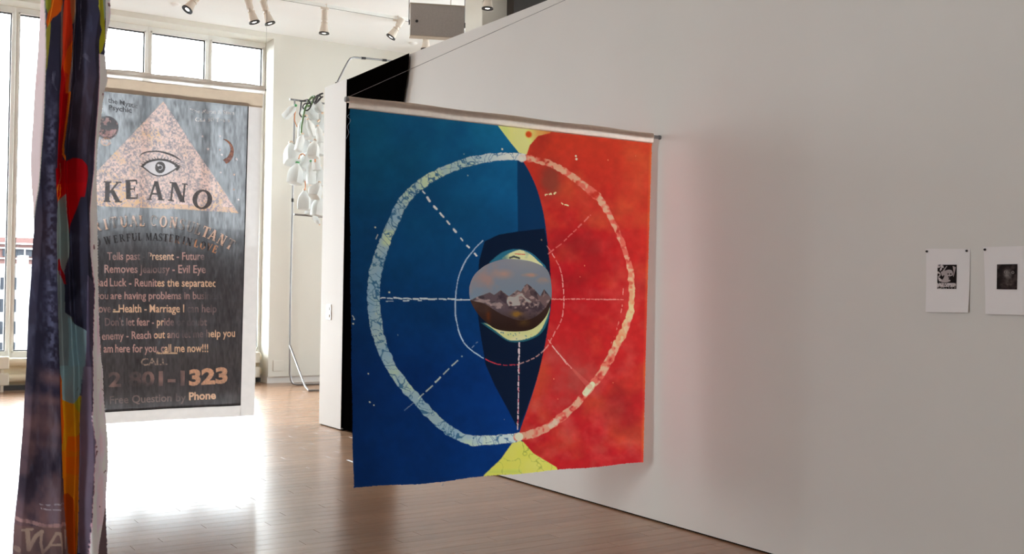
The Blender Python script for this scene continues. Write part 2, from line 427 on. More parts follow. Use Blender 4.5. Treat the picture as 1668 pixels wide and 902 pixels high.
# back wall: solid to the right of the windows, thin strip above, recess to the floor
WR = 6.27; WL = WR - 6 * .985; HEAD = 5.84; SILL = .50
wb = MB()
wb.box((WR, YB, .11), (RX1, YB + .6, ZC)); wb.box((WL, YB, HEAD), (WR, YB + .6, ZC)); wb.box((RX0, YB, .11), (WL, YB + .6, ZC))
wb.box((WL, YWIN - .02, 0), (WR, YB + .6, SILL))
struct(wb, 'wall_back', M['cream'], 'cream back wall around the tall windows')
struct(MB().box((WR, YB + .035, 0), (RX1, YB + .5, .11)).box((RX0, YB + .035, 0), (WL, YB + .5, .11)), 'baseboard_back', M['wall'], 'recessed white base under the cream back wall')
# window units
def window(i, x0, x1):
    f = MB(); y0, y1 = YWIN, YWIN + .09; z0, z1 = SILL, HEAD; t = .05; x0 += .003; x1 -= .003
    for a, b in (((x0, z0), (x0 + t, z1)), ((x1 - t, z0), (x1, z1)), ((x0 + t, z0), (x1 - t, z0 + .09)), ((x0 + t, z1 - .095), (x1 - t, z1))):
        f.box((a[0], y0, a[1]), (b[0], y1, b[1]))
    fr = f.build('window_%d' % i, M['frame']); fr['kind'] = 'structure'; fr['label'] = 'tall single pane window in a pale frame'
    g = MB(); q = .018; a0, a1, c0, c1 = x0 + t, x1 - t, z0 + .09, z1 - .095; yy0, yy1 = y0 + .03, y0 + .07
    for a, b in (((a0, c0), (a0 + q, c1)), ((a1 - q, c0), (a1, c1)), ((a0 + q, c0), (a1 - q, c0 + q)), ((a0 + q, c1 - q), (a1 - q, c1))):
        g.box((a[0], yy0, a[1]), (b[0], yy1, b[1]))
    gs = g.build('gasket', M['gasket']); gs.parent = fr
    bd = MB()
    for a, b in (((x0 + t - .016, z0 + .075), (x0 + t + .004, z1 - .08)), ((x1 - t - .004, z0 + .075), (x1 - t + .016, z1 - .08)), ((x0 + t - .016, z0 + .07), (x1 - t + .016, z0 + .09)), ((x0 + t - .016, z1 - .099), (x1 - t + .016, z1 - .079))):
        bd.box((a[0], y0 - .018, a[1]), (b[0], y0 + .002, b[1]))
    bb = bd.build('glazing_bead', M['frame']); bb.parent = fr
    p = MB().box((a0 + q, y0 + .045, c0 + q), (a1 - q, y0 + .053, c1 - q)).build('pane', M['glass']); p.parent = fr
nb = 6; bw = (WR - WL) / nb
for i in range(nb): window(i + 1, WR - (i + 1) * bw, WR - i * bw)
def added_window(i, xa, y0, y1, z0, z1, label):  # out-of-view windows, added only to let in more daylight
    f = MB(); x0, x1 = xa, xa + .09; t = .075
    for a, b in (((y0, z0), (y0 + t, z1)), ((y1 - t, z0), (y1, z1)), ((y0 + t, z0), (y1 - t, z0 + .09)), ((y0 + t, z1 - .12), (y1 - t, z1))): f.box((x0, a[0], a[1]), (x1, b[0], b[1]))
    fr = f.build('window_%d' % i, M['frame']); fr['kind'] = 'structure'; fr['label'] = label
    p = MB().box((x0 + .04, y0 + t, z0 + .09), (x0 + .048, y1 - t, z1 - .12)).build('pane', M['glass']); p.parent = fr
for i in range(1): added_window(nb + 1 + i, RX0 - .25, LY0 + i * (LY1 - LY0), LY0 + (i + 1) * (LY1 - LY0), LZ0, LZ1, 'unseen window added in the left side wall for brightness')
for i in range(2): added_window(nb + 2 + i, RX1 + .16, EY0 + i, EY0 + i + 1, EZ0, EZ1, 'unseen window added beyond the partition for brightness')
# partition wall on the right, 4 m high, with a black doorway in it
YE = float(onx(643, 500, XW)[1]); YP1 = 11.17; YP0 = 11.80
wr = MB(); wr.box((XW, RY0, .012), (XW + .3, YE, TOPW)); wr.box((XW, YP1, .012), (XW + .3, YP0, TOPW))
wall_right = struct(wr, 'wall_right', M['wall'], 'long white partition wall lower than the ceiling')
b_ = MB().box((XW + .004, YP1 - .006, .03), (XW + .3, YP1 - .001, TOPW - .004)).build('jamb', M['black']); b_.parent = wall_right
b_ = MB().box((XW + .02, RY0, 0), (XW + .28, YE, .012)).box((XW + .02, YP1, 0), (XW + .28, YP0, .012)).build('shadow_gap', M['black']); b_.parent = wall_right
iw = MB(); iw.box((XW + .3, YP1 - .006, 0), (7.6, YP1 + .12, TOPW - .01)); iw.box((7.5, 8.0, 0), (7.6, YP1, TOPW - .01)); iw.box((XW + .3, 7.9, 0), (7.6, 8.0, TOPW - .01))
iw.box((XW + .3, 7.9, TOPW - .06), (7.6, YP1 + .12, TOPW - .01))
struct(iw, 'wall_inner', M['black'], 'black painted walls inside the dark room')
# column and dark bulkhead behind the partition
struct(MB().box((7.83, 13.0, 0), (8.30, 13.5, ZC), .01), 'trim_1', M['cream'], 'pale square column rising behind the partition wall')
struct(MB().box((8.24, 12.80, 4.2), (11.0, 12.99, ZC)), 'trim_2', M['dgrey'], 'dark grey panel beside the pale column')

# outside
struct(MB().box((-160, 25, -18.2), (220, 260, -18)), 'ground', M['street'], 'street level far below the windows')
def facade(name, label, x0, x1, Y, z1, m, wins, bands, depth=14):
    root = thing(name, label, 'building', ((x0 + x1) / 2, Y, -18))
    part(MB().box((x0, Y, -18), (x1, Y + depth, z1)), 'facade_wall', m, root)
    for (a, b, c, d) in wins: 
        o = part(MB().box((a, Y - .12, c), (b, Y + .05, d)), 'window', M['shade'], root)
        part(MB().box((a + (b - a) * .45, Y - .2, c), (a + (b - a) * .55, Y - .1, d)), 'glazing_bar', M['stone'], o)
    for (z, h, dd) in bands: part(MB().box((x0 - .1, Y - dd, z), (x1 + .1, Y + .3, z + h)), 'cornice', M['stone'], root)
    return root
def zat(py, Y, px=40): return float(ony(px, py, Y)[2])
def xat(px, Y, py=450): return float(ony(px, py, Y)[0])
Y1 = 78.0
wn = []
dx = xat(58, Y1) - xat(27, Y1)
for a in range(-1, 3):
    for t_, b_2 in ((452, 472), (487, 508), (523, 544), (557, 577), (592, 612)):
        xc = xat(29, Y1) + a * dx * .95
        wn.append((xc - .26, xc + .26, zat(b_2, Y1), zat(t_, Y1)))
facade('white_building', 'pale many-windowed building seen through the windows behind the hangings', xat(-40, Y1), xat(96, Y1), Y1, zat(431, Y1), M['stone'], wn, [(zat(434, Y1), .15, .3)])
# stepped gable of the pale building in front of the brick
Y2 = 96.0
wn = []
for a in range(-1, 12):
    xc = xat(39 + a * 24, Y2); wn.append((xc - .55, xc + .55, zat(418, Y2), zat(406, Y2)))
facade('brick_building', 'red brick building with pale cornices rising behind the pale one', xat(-60, Y2), xat(560, Y2), Y2, zat(387, Y2), M['brick'], wn,
       [(zat(398.5, Y2), .12, .35), (zat(406, Y2), .12, .25), (zat(422.5, Y2), .10, .25)])
Y4 = 61.0; wn = []
for a in range(9):
    for t_ in range(5):
        xc = xat(140 + a * 30, Y4); wn.append((xc - .5, xc + .5, zat(412 + t_ * 40, Y4, 250), zat(392 + t_ * 40, Y4, 250)))
facade('dark_brick_building', 'dark brown brick building glimpsed through the gauzy eye banner', xat(124, Y4), xat(400, Y4), Y4, zat(368, Y4, 250), M['brickdark'], wn, [(zat(378, Y4, 250), .35, .3)], 3)
Y3 = 60.0
facade('white_gable', 'narrow white gabled tower standing before the brick building', xat(33, Y3), xat(46, Y3), Y3, zat(416, Y3), M['stone'], [], [], 1.2)

# radiators under the windows
def radiator(x0, x1, label):
    root = thing('radiator', label, 'radiator', ((x0 + x1) / 2, 17.42, 0), 'tube radiators under the windows')
    part(MB().tube([(x0, 17.42, .44), (x1, 17.42, .44)], .062, 12), 'heating_tube', M['rad'], root)
    part(MB().tube([(x0, 17.42, .20), (x1, 17.42, .20)], .062, 12), 'heating_tube', M['rad'], root)
    part(MB().box((x0, 17.50, .10), (x1, 17.53, .50)), 'back_plate', M['rad'], root)
    part(MB().box((x0, 17.40, .02), (x1, 17.42, .09)), 'foot_gap_shade', M['gasket'], root)  # dark strip stands in for the shade under the tubes
    for xx in (x0 + .35, x1 - .12):
        br = part(MB().box((xx - .09, 17.34, .34), (xx + .09, 17.5, .525), .01), 'bracket', M['radbr'], root)
        part(MB().box((xx - .09, 17.34, .10), (xx + .09, 17.5, .28), .01), 'bracket', M['radbr'], root)
        part(MB().box((xx - .02, 17.37, 0), (xx + .02, 17.47, .36)), 'upright', M['radbr'], root)
radiator(4.28, 6.2, 'cream tube radiator end just right of the printed eye banner')
radiator(1.86, 4.22, 'cream tube radiator left of the painted hanging strip under the window')

# access panel, switch plate, floor tape
a0 = ony(445, 587, YB); a1 = ony(461, 604, YB)
tag(MB().box((a0[0], YB - .012, a1[2]), (a1[0], YB + .002, a0[2]), .003).build('access_panel', M['cream'], None, ((a0[0] + a1[0]) / 2, YB, a1[2])), 'small square cream access panel low on the back wall', 'panel')
sw = onx(536, 508, XW)
root = thing('switch_plate', 'white double switch plate on the end of the partition wall', 'switch', (XW, sw[1], sw[2] - .09))
part(MB().box((XW - .008, sw[1] - .07, sw[2] - .09), (XW, sw[1] + .07, sw[2] + .09), .003), 'cover', M['plastic'], root)
for dz in (-.045, .045): part(MB().box((XW - .014, sw[1] - .03, sw[2] + dz - .02), (XW - .006, sw[1] + .03, sw[2] + dz + .02), .002), 'rocker', M['plastic'], root)
t0 = onz(566, 749, .002); t1 = onz(592, 759, .002); dv = (t1 - t0) / np.linalg.norm(t1 - t0); nv = np.array([-dv[1], dv[0], 0]) * .012
tag(MB().loft([[t0 - nv, t0 + nv, t0 + nv + (0, 0, .002), t0 - nv + (0, 0, .002)], [t1 - nv, t1 + nv, t1 + nv + (0, 0, .002), t1 - nv + (0, 0, .002)]]).build('floor_tape', M['tape'], None, tuple(t0)), 'short strip of white tape on the floor beside the blue edge', 'tape')

# black curtain in the doorway
edge = curve2([(666.5, 87.5), (664.5, 115), (660.5, 145), (656, 172), (650, 240), (645, 330), (643, 450), (641, 600), (639, 738)], 6)
XCUR = XW - .03
root = thing('black_curtain', 'black curtain filling the doorway gap in the white partition wall', 'curtain', (XCUR, 10.4, 0))
rows = []
for (ex, ey) in edge:
    p = onx(ex, ey, XCUR); yn = p[1]; z = min(p[2], TOPW)
    rows.append((yn, z))
zs = np.linspace(TOPW - .002, .02, 40); yn = np.interp(zs, [r_[1] for r_ in rows][::-1], [r_[0] for r_ in rows][::-1])
cv = MB(); ncol = 70; V = []
for i, z in enumerate(zs):
    for j in range(ncol):
        u = j / (ncol - 1); yy = yn[i] + (YP1 - .012 - yn[i]) * u
        amp = .006 * min(1, (TOPW - z) / 2.0) * math.sin(math.pi * min(1, 3 * (1 - u)) * .5)
        V.append((XCUR + .05 * u + amp * math.sin(u * 70) + amp * .5 * math.sin(u * 31 + 1), yy, z))
cv.add(V, [(i * ncol + j, i * ncol + j + 1, (i + 1) * ncol + j + 1, (i + 1) * ncol + j) for i in range(39) for j in range(ncol - 1)]); cv.smooth = True
part(cv, 'curtain_cloth', M['blackcloth'], root)
part(MB().tube([(XCUR + .035, yn[0] + .12, TOPW - .02), (XCUR + .035, YP1 - .02, TOPW - .02)], .012), 'curtain_rail', M['black'], root)

# ================================================================== BLUE AND RED TEXTILE
YC = 5.72
root = thing('dyed_textile', 'square dyed cloth, blue left and red right, with a ring and mountain eye', 'textile', (3.7, YC, .43))
C = Canvas(556, 150, 1080, 812, 2)
sh = (C.H, C.W)
n1 = vnoise(sh, 5, 1, 5); n2 = vnoise(sh, 12, 2, 5); n3 = vnoise(sh, 60, 3, 3); n4 = vnoise(sh, 25, 4, 4)
# blue ground
gy = np.clip((C.Y - 190) / 420, 0, 1)[..., None]; gx = np.clip((C.X - 580) / 270, 0, 1)[..., None]
teal = cc(20, 94, 130); navy = cc(7, 48, 110); deep = cc(10, 44, 92)
C.c = (teal * (1 - gy) + navy * gy) * (1 + .16 * (n1[..., None] - .5) + .22 * (n2[..., None] - .5))
C.c = C.c * (.86 + .2 * gx) * (1 + .1 * (n3[..., None] - .5))
bo = np.clip((n1 - .5) * 3, 0, 1)[..., None] * .45; C.c = C.c * (1 - bo) + deep * bo
ARC = curve2([(812, 206), (830, 230), (849, 258), (864, 284), (876, 313), (886, 353), (892, 400), (896, 440), (897.5, 490), (893, 530), (886, 569), (876, 612), (863, 654), (847, 700), (845, 712)])
# darker lens of the eye
lens = C.poly([(842.5, 262), (850, 258)] + [p for p in ARC if 258 < p[1] < 700] + [(843, 698), (824, 662), (805, 628), (790, 594), (782, 545), (776, 500), (776, 450), (782, 421), (789, 393), (812, 382), (843, 377)])
C.paint(lens, cc(12, 42, 78), .80)
lens2 = C.poly([(782, 545), (790, 594), (805, 628), (824, 662), (843, 698), (856, 670), (880, 600), (893, 530), (897, 440), (892, 400), (886, 372), (843, 377), (812, 382), (789, 393), (780, 425), (776, 500)])
C.paint(lens2, cc(13, 24, 44), .85)
# red ground
red = C.poly([(849, 258)] + [p for p in ARC if p[1] > 258] + [(853, 720), (869, 738), (908, 761), (925, 800), (1079, 800), (1079, 160), (900, 200), (896, 216.6), (876, 221.5), (863, 236.5), (858, 251)])
gr = np.clip((C.Y - 200) / 500, 0, 1)[..., None]
rc = cc(196, 62, 40) * (1 - gr) + cc(186, 36, 42) * gr
mid = np.exp(-((C.Y - 430) / 130) ** 2 - ((C.X - 930) / 110) ** 2)[..., None]
rc = rc * (1 - .7 * mid) + cc(172, 18, 34) * .7 * mid
rust = np.clip((n2 - .47) * 3.2, 0, 1)[..., None]; pinkm = np.clip((n4 - .5) * 3, 0, 1)[..., None] * gr
rc = rc * (1 - .5 * rust) + cc(206, 100, 58) * .5 * rust
rc = rc * (1 - .45 * pinkm) + cc(214, 110, 96) * .45 * pinkm
darkm = np.clip((vnoise(sh, 9, 8, 5) - .54) * 4, 0, 1)[..., None]; rc = rc * (1 - .5 * darkm) + cc(132, 36, 36) * .5 * darkm
rc = rc * (1 + .12 * (n3[..., None] - .5))
stain = (np.exp(-((C.X - 895) / 16) ** 2 - ((C.Y - 290) / 26) ** 2) * n2 * 1.5)[..., None]; rc = rc * (1 - np.clip(stain, 0, .6)) + cc(110, 62, 52) * np.clip(stain, 0, .6)
st2 = (np.exp(-((C.X - 925) / 30) ** 2 - ((C.Y - 610) / 40) ** 2) * n4 * 1.2)[..., None]; rc = rc * (1 - np.clip(st2, 0, .6)) + cc(178, 96, 84) * np.clip(st2, 0, .6)
rc = rc * .97; rm = red[..., None]; C.c = C.c * (1 - rm) + rc * rm
eg = (np.clip(1 - np.abs(C.X - (1062 - (C.Y - 235) * .029)) / 5, 0, 1) * red * n2); C.paint(eg, cc(220, 130, 60), .8)
# yellow wedges
ytop = C.poly([(806, 190), (812, 206), (830, 230), (852, 257), (858, 251), (863, 236.5), (876, 221.5), (896, 216.6), (905, 200)])
C.paint(ytop, cc(222, 228, 134)); wy = np.exp(-((C.X - 822) / 14) ** 2); C.paint(ytop * wy, cc(172, 204, 112), .5)
rs = np.clip(1 - np.hypot(C.X - 893, C.Y - 216) / 38, 0, 1) + np.clip(1 - np.hypot(C.X - 861, C.Y - 219) / 7, 0, 1) * 1.6
C.paint(ytop * np.clip(rs * (0.4 + n4 * 1.1), 0, 1), cc(204, 88, 40), .9)
C.paint(ytop * (np.hypot(C.X - 861, C.Y - 219) < 3 + 3 * n4), cc(200, 72, 30), .85)
ybot = C.poly([(845, 716), (833, 722), (815, 747), (787, 773), (780, 790), (920, 790), (908, 761), (869, 738), (853, 720)])
C.paint(ybot, cc(206, 210, 92)); C.paint(ybot * np.clip((n2 - .45) * 3, 0, 1), cc(226, 224, 122), .7)
crk = np.abs(vnoise(sh, 26, 21, 4) - .5) < .012; C.paint(ybot * crk, cc(140, 150, 60), .5)
C.paint(ybot * np.clip(1 - np.abs(C.Y - 768) / 6, 0, 1) * (C.X < 850), cc(150, 180, 110), .25)
# big ring
ringB = [(853, 256), (816, 255), (779.5, 260), (743, 270), (706, 287), (677, 307), (657, 329), (642, 358.6), (629.5, 388), (620, 417), (613, 443), (610, 476), (611, 508), (616.5, 541.6), (628, 575.5), (647, 613), (673, 645), (699.5, 673.5), (730, 700), (763.5, 716), (801, 716), (843, 712)]
wB = [11, 13, 13.5, 14, 15, 16, 17, 17, 17, 18, 20, 20, 20, 18, 16.5, 16, 16, 16, 16, 16, 15, 14]
ringR = [(843, 712), (879, 702), (908, 686), (940, 658), (961, 633), (979, 612), (994.5, 583.5), (1009, 555), (1021, 530), (1029, 502), (1030, 477), (1029.5, 463), (1027, 436), (1018, 406), (1006, 376), (991, 346), (976, 323), (956, 306), (930, 286.5), (906, 271.5), (880, 261.5), (850, 257)]
wR = [13, 13, 13, 11, 12, 13, 12, 12, 12, 9, 9, 9, 9, 8, 8, 9, 12, 13, 11, 10, 10, 10]
def ringmask(P, Wd, seed, jit):
    p = curve2(P, 6); w_ = np.interp(np.linspace(0, 1, len(p)), np.linspace(0, 1, len(Wd)), Wd)
    r = np.random.default_rng(seed); w_ = w_ * (1 + jit * (r.random(len(w_)) - .5))
    p = np.array(p) + (r.random((len(p), 2)) - .5) * jit * 6
    return C.stroke(p, w_)
mB = ringmask(ringB, wB, 5, .22); mR = ringmask(ringR, wR, 6, .30)
ragged = vnoise(sh, 70, 31, 3)
C.paint(mB * 1.0, cc(150, 178, 186)); ph = vnoise(sh, 16, 33, 4)
C.paint(mB * np.clip((ph - .5) * 5, 0, 1), cc(196, 212, 170), .75)
C.paint(mB * np.clip((.46 - ph) * 5, 0, 1), cc(120, 160, 190), .6)
topw = np.exp(-((C.X - 848) / 70) ** 2 - ((C.Y - 256) / 18) ** 2); C.paint(mB * topw, cc(214, 214, 204), .9)
botw = np.exp(-((C.X - 835) / 70) ** 2 - ((C.Y - 715) / 18) ** 2); C.paint(mB * botw, cc(188, 206, 214), .9)
cr1 = np.abs(vnoise(sh, 34, 41, 3) - .5) < .02; cr2 = np.abs(vnoise(sh, 60, 42, 3) - .5) < .016
C.paint(mB * (cr1 | cr2), cc(34, 84, 128), .75)
for k in range(46):     # cracks across the wax ring
    i = rng.integers(0, len(ringB) - 1); t = rng.random(); p = np.array(ringB[i]) * (1 - t) + np.array(ringB[i + 1]) * t
    d = np.array(ringB[i + 1]) - np.array(ringB[i]); d = d / np.linalg.norm(d); nn = np.array([-d[1], d[0]]); s_ = d * (rng.random() - .5) * 12
    C.paint(C.stroke([p - nn * 9 - s_, p + d * rng.random() * 3, p + nn * 9 + s_], .7) & mB, cc(40, 92, 130), .8)
C.paint(mR * np.clip((ragged - .30) * 4, 0, 1), cc(214, 108, 92), .9)
ph2 = vnoise(sh, 90, 44, 2); C.paint(mR * np.clip((ph2 - .44) * 6, 0, 1), cc(228, 178, 146), .75)
rightY = np.clip(1 - np.abs(C.Y - 520) / 100, 0, 1); C.paint(mR * rightY * np.clip((ph - .35) * 4, 0, 1), cc(224, 200, 140), .8)
C.paint(C.stroke([(955, 640), (966, 626)], [10, 9]), cc(244, 222, 180), .9)
C.paint(C.stroke([(898, 693), (908, 686)], 9), cc(236, 196, 176), .6)
C.paint(C.stroke(curve2([(1016, 470), (1014, 500), (1006, 535), (996, 560)]), 1.2) & (ragged > .5), cc(230, 170, 150), .8)
C.paint(np.hypot(C.X - 850, C.Y - 257) < 7, cc(226, 216, 204), .8); C.paint(np.hypot(C.X - 845, C.Y - 711) < 7, cc(226, 224, 190), .85)
# dashed construction lines
def dashes(P, wd, on, off, c, al=.9, jit=1.0, seed=1):
    p = np.array(P, float); L = np.hypot(*np.diff(p, axis=0).T); S = np.concatenate([[0], np.cumsum(L)]); t = 0; r = np.random.default_rng(seed)
    while t < S[-1]:
        e = t + on * (.6 + .8 * r.random()); q = [(np.interp(v, S, p[:, 0]), np.interp(v, S, p[:, 1])) for v in (t, (t + min(e, S[-1])) / 2, min(e, S[-1]))]
        q = np.array(q) + (r.random((3, 2)) - .5) * jit * .8
        C.paint(C.stroke(q, wd * (.7 + .6 * r.random())), c, al); t = e + off * (.6 + .8 * r.random())
W1 = cc(205, 214, 214)
dashes([(689, 311), (702, 330), (727, 358), (752, 390), (776, 416)], 3.0, 6, 10, W1, 1, 1, 2)
dashes([(622, 485), (700, 487), (766, 488)], 2.4, 10, 3, W1, .9, 2.2, 3); dashes([(630, 490), (690, 489)], 2, 8, 12, W1, .8, 2, 4)
dashes([(680, 649), (703, 628), (733, 598), (752, 580)], 2.2, 10, 8, cc(190, 205, 190), .9, 1, 5); dashes([(768, 566), (779, 554)], 1.2, 5, 4, W1, .7, 1, 6)
C.paint(C.stroke([(658, 668), (672, 656)], .8), W1, .7)
dashes([(845, 557), (844, 620), (842.5, 702)], 2.2, 7, 3, cc(214, 196, 200), .95, 1, 7); dashes([(845, 600), (843, 690)], 1.6, 6, 12, cc(190, 60, 80), .8, .6, 8)
dashes([(897, 487), (960, 487), (1018, 488)], 1.6, 5, 2, cc(226, 150, 140), .85, 1, 9)
dashes([(893, 413), (915, 396), (940, 372), (962, 350)], 1.8, 8, 5, cc(214, 130, 122), .75, 1, 10); dashes([(888, 318), (905, 314)], 2.4, 3, 4, cc(240, 220, 170), .9, 3, 11); dashes([(914, 331), (926, 335)], 2.2, 4, 3, cc(240, 220, 170), .9, 2, 12)
dashes([(893, 553), (905, 570), (918, 584), (932, 600)], 1.6, 6, 3, cc(230, 180, 170), .85, 1, 13); dashes([(900, 563), (925, 595)], 1.2, 6, 3, cc(230, 180, 170), .8, 1, 14)
C.paint(C.stroke([(925, 592), (962, 630)], [1.5, 9]), cc(206, 110, 100), .35)
C.paint(C.stroke([(930, 590), (922, 606), (928, 612)], 7) & (n4 > .52), cc(184, 44, 20), .7)
inL = curve2([(786, 392), (768.6, 410), (754, 432), (745, 461), (741, 500), (745, 530), (752, 553), (765.5, 569), (786, 583)])
dashes(inL, 1.8, 16, 1.5, cc(176, 196, 212), .95, 1, 15)
dashes(curve2([(790, 585), (802, 590), (816, 594), (830, 594), (843, 593.6)]), 1.6, 7, 3, cc(206, 60, 70), .9, 1, 16)
dashes(curve2([(843, 593.6), (869, 583), (890, 566), (904, 541), (915, 520), (918.5, 491), (917.6, 470), (913, 439.6), (901, 416), (889, 398)]), 1.5, 8, 4, cc(226, 170, 160), .8, 1, 17)
for k in range(18):
    x_ = 585 + rng.random() * 460; y_ = 200 + rng.random() * 560
    C.dot(x_, y_, .5 + .7 * rng.random(), cc(190, 200, 170) if x_ < 850 else cc(220, 170, 120), .7)
for x_, y_, q_ in ((604, 655, 1.3), (611, 660, 1.2), (577, 520, 1.1), (602, 609, 1.2), (612, 370, 1.3), (635, 476, 1.6), (818, 243, 1.6), (938, 254, 1.6), (939, 259, 1.8), (576, 527, 1.4)):
    C.dot(x_, y_, q_, cc(216, 220, 190), .95)
C.paint(C.stroke([(575, 514), (578.5, 520)], 1.3), cc(200, 205, 190), .9); C.paint(C.stroke([(613, 389), (616, 382)], 1.4), cc(200, 205, 190), .9)
# pale crescents behind the oval
def cr5(p): return crop(p, 730, 380, 4.51)
topc = C.poly(curve2(cr5([(300, 215), (350, 170), (410, 132), (500, 114), (600, 138), (680, 205), (715, 262), (600, 300), (400, 300), (300, 215)])))
C.paint(topc, cc(40, 104, 130)); tin = C.poly(curve2(cr5([(390, 185), (440, 150), (520, 122), (590, 145), (660, 205), (690, 245), (560, 260), (390, 185)])))
C.paint(tin, cc(206, 208, 158)); C.paint(tin * np.clip((n4 - .55) * 6, 0, 1), cc(60, 110, 120), .7)
C.paint(C.stroke(cr5([(450, 180), (480, 170), (520, 182)]), 3), cc(30, 40, 50), .8); C.paint(C.stroke(cr5([(490, 150), (560, 155)]), 1.4), cc(190, 80, 60), .8)
botc = C.poly(curve2(cr5([(235, 655), (330, 722), (430, 788), (510, 799), (600, 780), (680, 735), (725, 660), (748, 540), (700, 560), (500, 690), (330, 660), (235, 655)])))
C.paint(botc, cc(36, 96, 110)); bin_ = C.poly(curve2(cr5([(255, 655), (335, 708), (430, 778), (510, 786), (600, 766), (665, 728), (712, 650), (745, 545), (690, 560), (500, 700), (330, 680), (255, 655)])))
C.paint(bin_, cc(196, 200, 140)); C.paint(bin_ * np.clip((n4 - .5) * 5, 0, 1), cc(216, 206, 170), .6)
C.paint(C.stroke(cr5([(600, 755), (655, 730)]), 3.5) & bin_ & (n3 > .45), cc(206, 110, 70), .8)
for k in range(16):
    x_, y_ = cr5([(380 + 260 * rng.random(), 725 + 50 * rng.random())])[0]; C.paint((np.hypot(C.X - x_, C.Y - y_) < .9) & bin_, cc(50, 110, 120), .8)
oval = curve2(cr5([(150, 440), (155, 380), (185, 310), (240, 255), (300, 220), (390, 192), (480, 188), (580, 200), (660, 225), (710, 255), (740, 300), (755, 380), (757, 460), (745, 530), (730, 580), (700, 630), (650, 680), (590, 710), (500, 720), (400, 715), (330, 695), (270, 650), (220, 600), (180, 540), (158, 490), (150, 440)]), 11)
# mountain picture, painted in the same frame
def paint_mountain():
    A = Canvas(758, 416, 902, 546, 6); s5 = (A.H, A.W); a1 = vnoise(s5, 4, 51, 5); a2 = vnoise(s5, 14, 52, 4); a3 = vnoise(s5, 10, 53, 4, (1, .5))
    gy_ = np.clip((A.Y - 420) / 60, 0, 1)[..., None]
    A.c = cc(134, 138, 150) * (1 - gy_) + cc(118, 138, 156) * gy_
    cl = np.clip((vnoise(s5, 3.2, 54, 5) - .42) * 4, 0, 1) * np.clip((845 - A.X) / 25, 0, 1) * np.clip((490 - A.Y) / 20, 0, 1); A.paint(cl, cc(160, 136, 134), .8)
    cl = np.clip(1 - np.hypot((A.X - 818) / 22, (A.Y - 446) / 11), 0, 1) * 2 * a1; A.paint(np.clip(cl, 0, 1), cc(172, 144, 136), .8)
    cl = np.clip(1 - np.hypot((A.X - 862) / 16, (A.Y - 448) / 4.5), 0, 1) * 2.6 * a2; A.paint(np.clip(cl, 0, 1), cc(176, 146, 134), .8)
    cl = np.clip(1 - np.hypot((A.X - 884) / 14, (A.Y - 457) / 7), 0, 1) * 2.4 * a2; A.paint(np.clip(cl, 0, 1), cc(174, 146, 136), .8)
    ridge = cr5([(100, 500), (165, 488), (210, 465), (250, 452), (300, 433), (330, 452), (350, 440), (380, 416), (410, 440), (440, 462), (470, 440), (500, 414), (530, 428), (555, 385), (575, 370), (600, 388), (630, 412), (650, 436), (672, 462), (700, 410), (722, 436), (757, 480), (790, 480)])
    mt = A.poly(ridge + [(910, 560), (750, 560)]); A.paint(mt, cc(92, 80, 88))
    A.paint(mt * np.clip((a3 - .48) * 5, 0, 1), cc(126, 106, 106), .7); A.paint(mt * np.clip((.46 - a2) * 6, 0, 1), cc(58, 50, 60), .7); dg_ = vnoise(s5, 16, 57, 3, (1.4, .9)); A.paint(mt * (A.Y < 503) * np.clip((dg_ - .54) * 9, 0, 1), cc(188, 172, 170), .65)
    snow = A.poly(cr5([(420, 470), (450, 462), (480, 468), (510, 450), (535, 440), (560, 470), (590, 490), (640, 520), (650, 540), (560, 550), (520, 528), (440, 535), (425, 505)])); A.paint(snow * np.clip((a2 - .28) * 5, 0, 1), cc(206, 188, 182), .95)
    A.paint(A.poly(cr5([(575, 372), (590, 400), (560, 440), (545, 410)])), cc(176, 150, 144), .5); A.paint(A.poly(cr5([(700, 412), (712, 450), (690, 470)])), cc(170, 150, 150), .5)
    A.paint(A.poly(cr5([(580, 375), (640, 425), (660, 490), (600, 450)])), cc(62, 52, 60), .6); A.paint(A.poly(cr5([(382, 418), (430, 470), (420, 520), (370, 480)])), cc(60, 52, 64), .55)
    fgp = A.poly(curve2(cr5([(140, 486), (200, 500), (260, 515), (330, 560), (400, 600), (520, 640), (620, 620), (700, 560), (770, 480), (780, 760), (140, 760)]))); A.paint(fgp, cc(58, 42, 40)); A.paint(fgp * np.clip((a1 - .5) * 4, 0, 1), cc(84, 64, 54), .6)
    lowd = np.clip((A.Y - 505) / 30, 0, 1); A.paint(mt * lowd, cc(42, 28, 24), .75)
    och = np.exp(-((A.X - 841) / 8) ** 2 - ((A.Y - 511) / 5) ** 2); A.paint(np.clip(och * a2 * 2.2, 0, 1), cc(150, 112, 44), .8)
    och = np.exp(-((A.X - 852) / 8) ** 2 - ((A.Y - 525) / 6) ** 2); A.paint(np.clip(och * a2 * 1.6, 0, 1), cc(112, 84, 40), .7)
    och = np.exp(-((A.X - 794) / 3.5) ** 2 - ((A.Y - 515) / 10) ** 2); A.paint(np.clip(och * a2 * 1.6, 0, 1), cc(120, 56, 24), .7)
    return A
